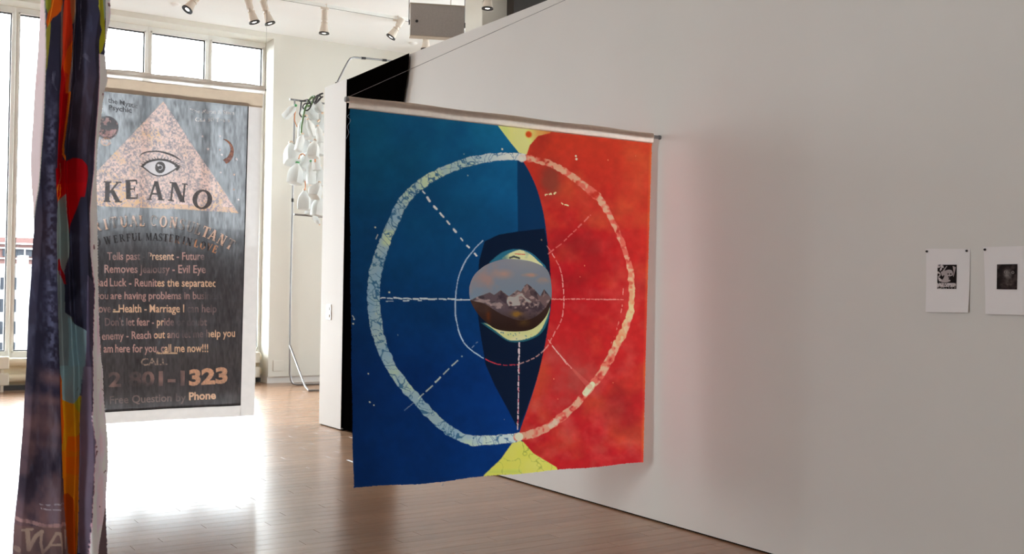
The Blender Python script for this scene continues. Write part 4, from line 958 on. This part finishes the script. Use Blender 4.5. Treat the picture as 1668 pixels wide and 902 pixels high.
# red middle
fillp(c2([(343, -10), (430, -10), (402, 330), (378, 480), (372, 640), (340, 700), (345, 400)]), cc(128, 8, 12)); S.paint(S.stroke(c2([(432, -10), (405, 250), (380, 470), (378, 560), (400, 610)]), [3.2, 2.4, 2, 2.6, 4]), cc(180, 88, 14), .9)
fillp(c2([(298, 690), (340, 680), (372, 605), (410, 622), (470, 592), (540, 615), (588, 680), (602, 750), (580, 830), (560, 960), (298, 960)]) , cc(118, 2, 10))
fillp(c3([(298, -20), (580, -20), (520, 130), (472, 330), (442, 460), (425, 380), (410, 230), (405, 80), (380, 100), (310, 210)]), cc(126, 2, 8))
S.paint(S.stroke(c2([(358, 640), (365, 760), (340, 910)]), 1.2), cc(120, 100, 60), .7)
for q in ([(350, -10), (340, 80), (318, 180)], [(362, -10), (365, 90), (345, 150)], [(330, 20), (312, 90)]): S.paint(S.stroke(c3(q), 1.4), cc(170, 130, 40), .8)
# grey-green panel
fillp(c3([(382, 100), (405, 78), (411, 250), (441, 470), (446, 560), (432, 640), (412, 720), (398, 800), (405, 910), (303, 910), (305, 700), (299, 450), (304, 230), (340, 150)]), cc(94, 104, 102), 1, .15)
S.paint(S.stroke(c3([(335, 560), (330, 640)]), 2.5), cc(120, 20, 24), .8)
fillp(c3([(312, 692), (362, 678), (378, 770), (400, 830), (408, 920), (384, 910), (372, 850), (350, 820), (308, 790)]), cc(118, 8, 16)); fillp(c3([(330, 790), (372, 790), (378, 830), (350, 835)]), cc(84, 60, 84), .7)
fillp(c4([(303, -10), (375, -10), (398, 80), (402, 335), (440, 372), (482, 432), (520, 460), (572, 500), (572, 960), (330, 960), (316, 700), (308, 400)]), cc(88, 96, 98), 1, .12)
fillp(c4([(420, 375), (482, 432), (520, 460), (572, 500), (572, 960), (430, 960), (432, 600)]), cc(92, 116, 124), .85, .2)
fillp(c4([(440, 372), (470, 380), (485, 430), (455, 420)]), cc(60, 62, 66), .7)
S.paint(S.stroke(c4([(580, -10), (576, 300), (574, 900)]), 1.0), cc(90, 80, 104), .7)
# yellow and orange
fillp(c5([(392, -10), (602, -10), (592, 240), (540, 300), (440, 285), (430, 110)]), cc(92, 110, 114), 1, .15)
fillp(c5([(400, 28), (432, 105), (440, 270), (490, 292), (540, 300), (595, 235), (588, 560), (580, 920), (438, 920), (420, 600), (405, 300)]), cc(144, 102, 10), 1, .2)
fillp(c5([(520, 290), (597, 250), (592, 380), (545, 340)]), cc(112, 110, 26), .8); fillp(c5([(400, 28), (430, 105), (440, 300), (460, 480), (440, 640), (420, 620), (405, 300)]), cc(146, 58, 6), .9)
fillp(c5([(490, 575), (588, 560), (580, 920), (465, 920), (470, 750)]), cc(152, 74, 6), .9, .15)
S.paint(S.stroke(c5([(490, 278), (540, 230), (585, 170), (588, 235), (540, 250), (500, 290)]), 3.5) * (m2 > .4), cc(58, 62, 52), .85)
fillp(c6([(470, -10), (645, -10), (637, 500), (630, 800), (612, 930), (540, 930), (520, 600), (500, 300)]), cc(146, 84, 6), 1, .2)
fillp(c6([(540, 380), (575, 420), (590, 640), (598, 930), (540, 930), (512, 560), (500, 400)]), cc(124, 46, 4), .9); fillp(c6([(520, 60), (640, 20), (640, 200), (530, 200)]), cc(152, 72, 4), .7)
# right strip: violet-grey then pale selvage
fillp(c4([(578, -10), (668, 60), (660, 300), (645, 520), (636, 930), (570, 930)]), cc(64, 56, 74), .7); fillp(c5([(602, -10), (668, -10), (652, 400), (690, 600), (668, 930), (580, 930)]), cc(84, 74, 90), .95, .2); fillp(c6([(648, -10), (750, -10), (728, 450), (700, 750), (690, 930), (628, 930)]), cc(82, 72, 86), .95, .2)
rb = [(165, -10), (165, 83), (165, 160), (162, 203), (159, 274), (153.5, 310), (148, 353), (148, 406), (155, 451), (158, 468), (155, 539), (152.6, 592), (153, 640), (150, 680), (156, 720), (153, 770), (150, 821), (146, 875), (143, 912)]
rbx = np.interp(S.Y, [p[1] for p in rb], [p[0] for p in rb]); rg = (vnoise(ss, 260, 85, 3) - .5) * np.clip((S.Y - 300) / 200, .2, 1) * 4.5
pale = (S.X > rbx + rg) & ~((S.Y < 84) & (S.X < 178)); pm = np.clip((S.X - rbx - rg) / 2.5, 0, 1) * pale
S.paint(pm, cc(216, 172, 184)); S.paint(pm * np.clip((vnoise(ss, 6, 86, 4, (.5, 12)) - .5) * 4, 0, 1), cc(156, 134, 138), .5)
S.paint(pm * np.clip((S.Y - 250) / 300, 0, 1) * np.clip((m2 - .4) * 2, 0, 1), cc(224, 194, 204), .6)
S.paint(pm * (vnoise(ss, 110, 87, 2) > .88), cc(70, 56, 60), .8)
fillp([(178.5, 832), (200, 832), (200, 920), (162, 920), (165, 895), (171, 868), (176, 845)], cc(72, 60, 64))
lb = [(74, -10), (75, 40), (76, 90), (73, 160), (71, 203), (66.6, 256), (63, 310), (61, 327), (57, 375), (20, 380)]
lbx = np.interp(S.Y, [p[1] for p in lb], [p[0] for p in lb]); S.paint((S.X < lbx) * np.clip((378 - S.Y) / 6, 0, 1), cc(178, 156, 158)); S.paint((S.X < lbx) * (S.Y < 378) * np.clip((m1 - .5) * 3, 0, 1), cc(150, 130, 136), .5)
S.paint((np.abs(S.X - lbx) < .8) & (S.Y < 372), cc(116, 120, 110), .6)
# folded surface
le = [(-200, 74), (0, 70), (60, 67), (80, 66), (115, 63), (150, 60), (200, 57), (220, 55), (260, 53), (300, 54), (330, 57), (370, 59), (400, 57), (450, 55), (500, 51), (600, 46), (630, 44), (700, 40), (740, 37), (794, 33.5), (855, 27), (902, 24), (1100, 14)]
re_ = [(-200, 188), (0, 187), (14, 188), (27, 186), (48, 182), (74, 178), (99, 180), (124, 183), (145, 178), (168, 175), (203, 172), (230, 168), (256, 166), (310, 165.5), (460, 167), (503, 168.5), (574, 172), (610, 176.5), (640, 177), (684, 180), (720, 183), (760, 183.5), (780, 182), (817, 179.5), (848, 180), (902, 182.6), (1100, 190)]
n_u, n_v = 170, 900
py = np.linspace(-160, 1040, n_v); pu = np.linspace(0, 1, n_u)
xl = np.interp(py, *zip(*le)); xr = np.interp(py, *zip(*re_))
PXs = xl[:, None] + (xr - xl)[:, None] * pu[None, :]; PYs = py[:, None] + np.zeros((1, n_u))
fold = [(-160, [0, .03, .24, .30, .40, .47, .56, .63, .80, .84, 1]), (300, [0, .1, .34, .37, .42, .5, .56, .66, .80, .86, 1]), (600, [0, .05, .40, .42, .5, .6, .70, .74, .80, .90, 1]), (1040, [0, .05, .54, .56, .60, .65, .70, .73, .80, .90, 1])]
dep_v = [.03, 0, .0, .03, .055, .02, .055, .012, .0, .03, .05]
fl = np.array([[np.interp(y_, [f_[0] for f_ in fold], [f_[1][k] for f_ in fold]) for k in range(11)] for y_ in py])
D = np.stack([np.interp(pu, fl[i], dep_v) for i in range(n_v)]); 
for _ in range(4): D[:, 1:-1] = (D[:, :-2] + D[:, 1:-1] + D[:, 2:]) / 3
D = D * 1.6 + .008 * np.sin(PYs / 60 + pu[None] * 4)
P = ony(PXs, PYs, np.full_like(PXs, YS)); 
scol = S.sample(PXs, PYs, S.c)
P[..., 1] += D
P[:, -1, 0] += (rng.random(n_v) - .5) * .003
M['painted'] = cloth_mat('painted_linen', .28)
grid_obj('painted_cloth', P, L1(np.clip(scol, 0, 255)) * 2.5, M['painted'], root)
zt = float(P[0, 0, 2]); xa_, xb_ = float(P[0, 0, 0]) - .02, float(P[0, -1, 0]) + .02
part(MB().tube([(xa_, YS + .04, zt), (xb_, YS + .04, zt)], .014, 10), 'top_rod', M['steel'], root)
for xx in (xa_ + .03, xb_ - .03): part(MB().tube([(xx, YS + .04, zt), (xx, YS + .04, ZC)], .0015, 5), 'hanging_wire', M['steel'], root)

# ================================================================== PRINTS ON THE RIGHT WALL
def art1():
    A = Canvas(1515, 420, 1575, 480, 6); s6 = (A.H, A.W); a1 = vnoise(s6, 12, 91, 3); a2 = vnoise(s6, 30, 92, 2)
    q = lambda p: crop(p, 1515, 420, 15.03)
    A.c[:] = cc(24, 14, 14); light = cc(206, 196, 196); m_ = cc(176, 164, 164)
    A.paint((A.X < 1537) & (A.Y < 458) & (a1 > .56), light); A.paint(A.poly(q([(250, 180), (350, 190), (360, 250), (300, 230)])), light)
    A.paint(A.poly(curve2(q([(300, 390), (330, 320), (420, 205), (440, 210), (380, 310), (480, 285), (560, 310), (585, 380), (575, 430), (520, 450), (500, 490), (480, 520), (530, 550), (500, 590), (360, 605), (270, 585), (340, 520), (360, 470), (320, 440), (300, 390)]))), m_)
    A.paint(A.poly(q([(340, 430), (385, 425), (370, 470), (350, 500)])), cc(24, 14, 14)); A.paint(A.poly(q([(575, 195), (655, 225), (640, 310), (600, 470), (590, 430), (600, 330)])), m_)
    for x, y_ in ((470, 395), (535, 395), (490, 465)): px_, py_ = q([(x, y_)])[0]; A.paint(np.hypot(A.X - px_, A.Y - py_) < 1.3, cc(30, 18, 18), .9)
    A.paint((A.Y > 460.5 + .02 * (A.X - 1530)) & (a2 > .36), light); A.paint(A.stroke(curve2(q([(260, 580), (380, 612), (520, 580), (560, 540)])), 1.0), cc(24, 14, 14))
    A.paint((A.Y > 467) & (a2 > .5), cc(24, 14, 14)); return A
def art2():
    A = Canvas(1610, 420, 1668, 480, 6); s6 = (A.H, A.W); a1 = vnoise(s6, 7, 93, 5); a2 = vnoise(s6, 24, 94, 3)
    q = lambda p: crop(p, 1610, 420, 15.03)
    A.c[:] = cc(24, 15, 15); A.paint(np.clip((a1 - .45) * 3, 0, 1), cc(86, 72, 70), .8)
    hd = np.exp(-((A.X - 1643) / 7) ** 2 - ((A.Y - 446) / 9) ** 2); A.paint(np.clip(hd * (.5 + a2), 0, 1), cc(150, 142, 138), .85)
    for x, y_, r_ in ((435, 345, 2.2), (625, 355, 2.4)): px_, py_ = q([(x, y_)])[0]; A.paint(np.hypot(A.X - px_, A.Y - py_) < r_ , cc(160, 152, 148), .8); A.paint(np.hypot(A.X - px_ - .2, A.Y - py_) < r_ * .45, cc(20, 12, 12))
    bd = np.exp(-((A.X - 1643) / 11) ** 2 - ((A.Y - 462) / 7) ** 2); A.paint(np.clip(bd * a2 * 1.3, 0, 1), cc(130, 120, 116), .7); return A
def wall_print(label, q, art, aq, pins):
    c4 = [onx(*p, XW) for p in q]; base = (XW, (c4[2][1] + c4[3][1]) / 2, min(c4[2][2], c4[3][2]))
    root = thing('paper_print', label, 'print', base, 'prints pinned to the right wall')
    n = 14; u, v = np.meshgrid(np.linspace(0, 1, n), np.linspace(0, 1, n)); u = u[..., None]; v = v[..., None]
    def surf(u, v):
        P = (c4[0] * (1 - u) + c4[1] * u) * (1 - v) + (c4[3] * (1 - u) + c4[2] * u) * v
        P = P.copy(); P[..., 0] = XW - .003 - .012 * v[..., 0] ** 2 - .003 * np.sin(u[..., 0] * 3); return P
    P = surf(u, v); mb = MB(); mb.add(P.reshape(-1, 3), [(i * n + j, i * n + j + 1, (i + 1) * n + j + 1, (i + 1) * n + j) for i in range(n - 1) for j in range(n - 1)])
    P2 = P.copy(); P2[..., 0] += .0008; mb.add(P2.reshape(-1, 3), [(i * n + j, (i + 1) * n + j, (i + 1) * n + j + 1, i * n + j + 1) for i in range(n - 1) for j in range(n - 1)]); mb.smooth = True
    pp = part(mb, 'sheet', M['paper'], root)
    d4 = [onx(*p, XW) for p in aq]; nu, nv = 90, 110; u, v = np.meshgrid(np.linspace(0, 1, nu), np.linspace(0, 1, nv)); u = u[..., None]; v = v[..., None]
    P = (d4[0] * (1 - u) + d4[1] * u) * (1 - v) + (d4[3] * (1 - u) + d4[2] * u) * v
    ax, ay = trace(P); ac = art.sample(ax, ay, art.c)
    vv = (c4[0][2] - P[..., 2]) / (c4[0][2] - c4[2][2]); P[..., 0] = XW - .0075 - .012 * vv ** 2
    M.setdefault('ink', cloth_mat('printed_ink', .0)); grid_obj('inked_image', P, L1(np.clip(ac, 0, 255)), M['ink'], root)
    for p in pins:
        w_ = onx(*p, XW); part(MB().tube([(XW, w_[1], w_[2]), (XW - .006, w_[1], w_[2]), (XW - .012, w_[1], w_[2])], [.0035, .0065, .005], 10), 'pin', M['pin'], root)
wall_print('white sheet with a black and white portrait print, pinned nearer the dyed cloth', [(1509, 405), (1581, 405.5), (1580, 509), (1510.5, 508)], art1(), [(1528.8, 431), (1560, 431), (1560, 470.5), (1528.8, 470.5)], [(1511, 409.5), (1576, 408.5)])
wall_print('white sheet with a murky dark print at the right edge of the view', [(1602.5, 402.5), (1690, 400), (1690, 513.5), (1608, 511.5)], art2(), [(1625.5, 430.5), (1659, 430), (1659, 471.5), (1625.7, 471)], [(1605.5, 406.5), (1684, 404)])

# ================================================================== PIPE SCULPTURE WITH PLASTIC JUGS
YR = 16.7
root = thing('pipe_frame', 'tall frame of bent steel pipe on the floor carrying plastic jugs', 'frame', (6.9, YR, 0))
def pp(name, pts, r=.016, m='pipe'): return part(MB().tube(pts, r, 8), name, M[m], root)
a_ = lambda x, y_, Y=YR: ony(x, y_, Y)
post = [a_(480, 163), a_(476, 350), a_(473, 480), a_(472, 560), a_(472, 608)]; zf = .018
e0 = a_(474, 623); e0[2] = zf + .06
post += [np.array([e0[0], YR, .09]), np.array([e0[0] + .03, YR - .01, .035]), np.array([e0[0] + .1, YR - .02, zf]), np.array([8.2, YR - .05, zf])]
pp('upright_pipe', post)
f0 = onz(497, 629, .05); f1 = onz(503, 636, zf); pp('strut_pipe', [a_(472, 562), f0, f1, np.array([f1[0] + .12, f1[1], zf]), np.array([7.4, f1[1], zf])])
pp('foot_pipe', [np.array([7.02, f1[1] - .25, zf]), np.array([6.95, f1[1] - .12, zf]), np.array([6.98, f1[1], zf + .01])])
pp('cross_pipe', [a_(479, 349), a_(520, 352.5), a_(560, 355)]); pp('top_pipe', [a_(472, 161.5), a_(500, 165.5), a_(560, 172)])
up_ = [a_(536, 166), a_(548, 137), a_(560, 113), a_(567, 100), a_(571, 95), a_(577, 93.5), a_(600, 95.3), a_(640, 99.5), a_(690, 105)]; up_.append(np.array([up_[-1][0] + .1, YB, up_[-1][2]]))
pp('upper_pipe', up_)
pp('far_upright_pipe', [a_(560, 172), a_(556, 400), np.array([7.38, YR, .3]), np.array([7.38, YR - .03, zf])]); pp('link_pipe', [a_(536, 166), a_(548, 171)])
for x_, y_ in ((476.5, 326), (592, 94.7), (626, 98), (548, 137)):
    c_ = a_(x_, y_); pp('coupling', [c_ - np.array([0, 0, .03]), c_ + np.array([0, 0, .03])] if y_ > 130 else [c_ - np.array([.04, 0, .003]), c_ + np.array([.04, 0, .003])], .022, 'darkmetal')
def jug(px_, py_, hpx, tilt, kind, cap, label, dY=0.0, yaw=0.0, spin=0.0):
    Yj = 16.45 + dY; c_ = ony(px_, py_, Yj); h = hpx * 1.16 / 103.0
    o = thing('plastic_jug' if kind == 'jug' else 'plastic_bottle', label, 'jug' if kind == 'jug' else 'bottle', c_, 'plastic containers hung on the pipe frame'); BASE[o.name] = np.zeros(3)
    w_ = .30 * h if kind == 'jug' else .19 * h
    if kind == 'jug': prof = [(.86, 0), (1, .03), (1.02, .3), (.98, .5), (.84, .66), (.55, .82), (.30, .90), (.24, .93), (.24, .97)]
    else: prof = [(.85, 0), (1, .03), (1, .35), (.9, .42), (1, .5), (.98, .66), (.7, .80), (.38, .88), (.34, .9), (.34, .95)]
    b = MB(); rings = []
    for s_, t in prof:
        n_ = 4.5 if t < .7 else 2.2; q = []
        for a in np.linspace(0, 2 * math.pi, 16, endpoint=False):
            ca, sa = math.cos(a), math.sin(a); rr2 = (abs(ca) ** n_ + abs(sa) ** n_) ** (-1 / n_); q.append((w_ * s_ * rr2 * ca, w_ * s_ * rr2 * sa, (t - .5) * h))
        rings.append(q)
    b.loft(rings); b.smooth = True; bd = part(b, 'body', M['jug'], o)
    r_ = w_ * .29 if kind == 'jug' else w_ * .4
    part(MB().lathe([(r_, .955 * h - .5 * h), (r_ * 1.06, .965 * h - .5 * h), (r_, 1.02 * h - .5 * h), (r_ * .8, 1.03 * h - .5 * h)], seg=12), 'cap', M[cap], o)
    if kind == 'jug': part(MB().tube(bez([(w_ * .5, 0, .33 * h), (w_ * 1.05, 0, .27 * h), (w_ * 1.2, 0, .1 * h), (w_ * .95, 0, -.06 * h)], 4), w_ * .14, 8), 'handle', M['jug'], o)
    o.rotation_euler = (tilt * .25, tilt, yaw); o.location = tuple(c_)
    return o
J = [
 (473, 181, 27, .95, 'bottle', 'capgreen', 'white bottle with green cap jutting out left at the top of the pipe frame', 0, -.9),
 (508, 186, 28, 2.6, 'jug', 'capwhite', 'upturned white jug just below the tangled hoses', .05, .4),
 (519, 176, 22, 2.9, 'jug', 'capwhite', 'topmost white jug, half hidden by the wall end, beside the black hoses', .0, .2),
 (520, 198, 30, .3, 'jug', 'capwhite', 'cream white jug against the wall end, second from the top', -.1, .6),
 (497, 207, 34, .1, 'jug', 'capwhite', 'long white jug behind the green hose', .1, 1.2),
 (506, 208, 26, -.4, 'bottle', 'capwhite', 'slim pale bottle squeezed behind two jugs in the upper cluster', .2, .4),
 (513, 221, 28, -.35, 'jug', 'capwhite', 'white jug above the orange cords', -.05, .9),
 (495, 237, 30, .15, 'jug', 'capwhite', 'white jug hanging at the lower end of the green hose', -.08, .3),
 (475, 249, 36, .42, 'jug', 'capwhite', 'translucent jug at the left edge, leaning beside the upright pipe', .1, 1.6),
 (489, 232, 26, .25, 'bottle', 'capwhite', 'slim white bottle close to the upright pipe above the leaning jug', .15, .2),
 (522, 236, 30, .1, 'jug', 'capwhite', 'white jug half behind the wall end, level with the orange cords', .1, .4),
 (500, 260, 30, .3, 'jug', 'capwhite', 'white jug in the middle of the cluster, left of the orange cords', 0, .1),
 (515, 262, 28, -.1, 'bottle', 'capwhite', 'clear bottle behind the orange cords', .12, .1),
 (482, 282, 32, .18, 'jug', 'capgreen', 'large white jug with green cap low on the left of the cluster', -.05, .7),
 (495, 278, 32, .12, 'jug', 'capwhite', 'white jug right of the green-capped jug', -.1, .5),
 (507, 281, 34, .0, 'bottle', 'capgreen', 'pale bottle with green cap under the orange cords', -.12, .0),
 (518, 285, 30, .2, 'jug', 'capwhite', 'white jug beside the wall end in the bottom row of the cluster', .05, .4),
 (507, 312, 20, -.2, 'bottle', 'capwhite', 'small tilted bottle below the cluster beside the hanging jugs', .1, .3),
 (516, 309, 26, .5, 'jug', 'capwhite', 'white jug leaning against the wall end below the cluster', -.05, .8),
 (496, 325, 30, .02, 'jug', 'capwhite', 'white jug hanging alone on a short orange cord', -.05, 1.0),
 (507.5, 337, 25, .15, 'jug', 'capwhite', 'rounded white jug just above the cross pipe', -.02, .4),
 (519, 335, 30, .1, 'jug', 'capwhite', 'lowest white jug half hidden by the wall end', -.05, .2),
 (511, 242, 26, .2, 'jug', 'capwhite', 'white jug right behind the upper ends of the orange cords', .0, .9),
 (520, 218, 24, -.2, 'bottle', 'capwhite', 'slim bottle against the wall end just under the cream white jug', .0, .1),
 (516, 359, 18, 3.0, 'bottle', 'capwhite', 'small clear upturned bottle hanging below the cross pipe', -.1, .2),
]
LAY = [0.0, -.24, .24, -.48, -.72]; used = {q: [] for q in LAY}
for j in J:
    for q in LAY:
        if all(abs(j[0] - a) > (j[2] + c_) * .36 or abs(j[1] - b) > (j[2] + c_) * .58 for a, b, c_ in used[q]): break
    used[q].append((j[0], j[1], j[2])); jug(*j[:7], q - .05, j[8])
def hose(name, pts, r, m, label, cat, Y=15.85, group='hoses and cords among the jugs'):
    P_ = [ony(x_, y_, Y + (.06 * math.sin(i * 1.7))) for i, (x_, y_) in enumerate(pts)]
    mb = MB().tube(bez(P_, 5), r, 6); return tag(mb.build(name, M[m], None, tuple(P_[0])), label, cat, group)
c7 = lambda p: crop(p, 460, 140, 7.51)
hose('hose', c7([(228, 600), (232, 500), (250, 400), (270, 300), (305, 215), (345, 150), (390, 125), (375, 170), (345, 235), (300, 240), (320, 180), (360, 140)]), .017, 'hosegreen', 'green garden hose looped over the top pipe and hanging down', 'hose')
hose('hose', c7([(495, 90), (450, 110), (420, 160), (395, 215), (430, 190), (470, 140), (440, 115), (400, 140)]), .014, 'hoseblack', 'black hose knotted beside the wall end at the top pipe', 'hose')
hose('hose', c7([(215, 185), (270, 178), (310, 170), (350, 240), (300, 300), (250, 265), (270, 220), (330, 210)]), .012, 'hoseblack', 'black hose coiled in a ring around the green hose', 'hose', 15.8)
hose('hose', c7([(232, 190), (222, 280), (210, 340), (240, 380), (280, 370)]), .012, 'hoseblack', 'black hose hanging left of the green hose in a hook', 'hose', 15.9)
hose('hose', c7([(495, 130), (450, 160), (410, 210), (380, 180), (440, 110)]), .012, 'hoseblack', 'black hose lying lowest in the knot beside the wall end', 'hose', 15.75)
hose('cord', c7([(160, 310), (148, 380), (155, 440), (180, 500)]), .008, 'cord', 'pale orange cord drooping from the jutting bottle', 'cord', 16.36)
hose('cord', c7([(345, 690), (375, 760), (395, 860), (398, 930)]), .009, 'cord', 'left one of the two orange cords below the white jug', 'cord', 15.8)
hose('cord', c7([(420, 700), (415, 800), (405, 880), (400, 930)]), .009, 'cord', 'right one of the two orange cords below the white jug', 'cord', 15.8)
hose('cord', [(497, 295), (497.5, 302), (496.5, 310)], .008, 'cord', 'short orange cord holding the lone hanging jug', 'cord', 15.9)
hose('cord', c7([(200, 890), (215, 845), (250, 830), (275, 850)]), .008, 'cord', 'orange cord twisted around the jug neck at the cluster middle', 'cord', 16.15)
hose('cord', c7([(320, 840), (345, 860), (330, 800)]), .008, 'cord', 'tiny orange cord loop left of the paired orange cords', 'cord', 15.8)

# ================================================================== CEILING FITTINGS
def track(x0, x1, y_, label):
    r = thing('ceiling_track', label, 'light track', ((x0 + x1) / 2, y_, ZC))
    part(MB().box((x0, y_ - .018, ZC - .045), (x1, y_ + .018, ZC)), 'rail', M['frame'], r); part(MB().box((x0, y_ - .006, ZC - .047), (x1, y_ + .006, ZC - .044)), 'slot', M['gasket'], r)
track(1.0, 10.0, 15.02, 'pale lighting track running along the ceiling before the windows'); track(7.0, 11.0, 12.42, 'short pale lighting track near the column')
def track_lamp(px_, py_, Y, az, tilt, label, k=1.2, en=25):
    """px,py: middle of the lamp head"""
    c_ = ony(px_, py_, Y); o = thing('track_lamp', label, 'spotlight', (c_[0], Y, ZC - .045), 'ceiling spotlights on the tracks')
    R = Matrix.Rotation(az, 3, 'Z') @ Matrix.Rotation(tilt, 3, 'Y')
    def tf(mb):
        mb.v = [tuple(np.array(R @ Vector(np.array(p) * k)) + c_) for p in mb.v]; return mb
    part(tf(MB().lathe([(.035, .15), (.042, .145), (.042, .03), (.03, .02), (.03, .0), (.044, -.004), (.044, -.018), (.034, -.02)], seg=18)), 'lamp_can', M['lamp'], o)
    part(tf(MB().lathe([(.034, -.02), (.042, -.035), (.062, -.13), (.064, -.14), (.058, -.14)], seg=20)), 'lamp_cone', M['lamp'], o)
    part(tf(MB().lathe([(.066, -.135), (.067, -.15), (.05, -.152), (.028, -.141), (.03, -.134)], seg=20)), 'lamp_rim', M['rim'], o)
    part(tf(MB().lathe([(.0, -.141), (.026, -.142), (.026, -.137), (.0, -.136)], seg=16)), 'lamp_lens', M['lens'], o)
    top = np.array([c_[0], Y, ZC - .06]); s_ = np.array([math.cos(az + math.pi / 2), math.sin(az + math.pi / 2), 0]) * .062 * k
    zz = c_ + np.array(R @ Vector((0, 0, .02)))
    part(MB().tube([zz + s_ * .7, zz + s_, np.array([zz[0], zz[1], zz[2] + .2 * k]) + s_, np.array([zz[0], zz[1], zz[2] + .2 * k]) - s_, zz - s_, zz - s_ * .7], .005, 6), 'yoke', M['lamp'], o)
    part(MB().tube([np.array([zz[0], zz[1], zz[2] + .2 * k]), top], .012, 8), 'stem', M['lamp'], o)
    part(MB().box((c_[0] - .06, Y - .02, ZC - .075), (c_[0] + .06, Y + .02, ZC - .045), .004), 'adapter', M['lamp'], o)
    ld = bpy.data.lights.new('lamp_beam', 'SPOT'); ld.energy = en; ld.spot_size = math.radians(50); ld.spot_blend = .6; ld.color = (1, .9, .78); ld.shadow_soft_size = .03
    lo = bpy.data.objects.new('lamp_beam', ld); COL.objects.link(lo); lo.parent = o
    p = np.array(R @ Vector((0, 0, -.16 * k))) + c_; lo.location = tuple(p - np.array(o.location)); lo.rotation_euler = R.to_euler()
    return o
track_lamp(316, 2, 14.95, .2, .62, 'cream spotlight tilted left, farthest left above the windows')
track_lamp(409, 18, 15.02, 2.6, .3, 'cream spotlight turned away, left one of the close pair')
track_lamp(434, 20, 15.02, 2.7, .32, 'cream spotlight with visible lens, right one of the close pair')
track_lamp(528.5, 36, 15.02, .0, .02, 'cream spotlight pointing straight down beside the close pair', en=8)
track_lamp(646, 46, 15.02, 2.8, -.55, 'pale spotlight tilted right, left of the grey hanging box')
track_lamp(694, 63, 15.02, 0, .03, 'cream spotlight peeking out under the grey hanging box')
track_lamp(795, -6, 12.42, 0, .04, 'spotlight cut by the top edge in front of the pale column')
# smoke detectors
for (x_, y_, lb_) in ((286, 7.5, 'small round white detector on the ceiling near the leftmost spotlight'), (673, 71, 'small round detector on the ceiling near the lamp under the grey box'), (780, 26, 'small round detector on the ceiling beside the pale column')):
    p = onz(x_, y_, ZC - .015); tag(MB().lathe([(.0, 0), (.075, 0), (.075, -.015), (.05, -.035), (.0, -.036)], (p[0], p[1], ZC), 20).build('smoke_detector', M['ceiling'], None, (p[0], p[1], ZC)), lb_, 'detector')
# grey hanging box
Yg = 12.0; cg = ony(712.5, 34, Yg); wg = np.linalg.norm(ony(752, 33, Yg) - ony(673, 33, Yg)); ang = -YAW * .70
root = thing('hanging_box', 'flat grey metal box hung from the ceiling on thin rods', 'box', cg)
BASE[root.name] = np.zeros(3)
hw, hh = wg * .5 * .975, .205
part(MB().box((-hw, 0, -hh), (hw, .16, hh), .006), 'case', M['grey'], root)
part(MB().box((-hw - .005, -.004, hh - .005), (hw + .005, .17, hh + .012)), 'top_edge', M['tan'], root); part(MB().box((-hw, -.003, -hh - .002), (hw, .165, -hh + .006)), 'bottom_edge', M['tan'], root)
part(MB().tube([(-hw + .085, 0, -.02), (-hw + .085, -.015, -.02)], .018, 12), 'lock', M['hoseblack'], root)
for sx in (-1, 1):
    part(MB().tube([(sx * (hw + .012), .08, -.02), (sx * (hw + .012), .08, ZC - cg[2])], .006, 6), 'hanger_rod', M['steel'], root)
    part(MB().box((sx * hw - .012, .06, -.05), (sx * hw + .02, .10, .01)), 'bracket', M['darkmetal'], root)
part(MB().tube([(hw - .17, .1, hh), (hw - .17, .1, ZC - cg[2])], .006, 6), 'cable', M['lamp'], root)
root.rotation_euler = (0, 0, ang)
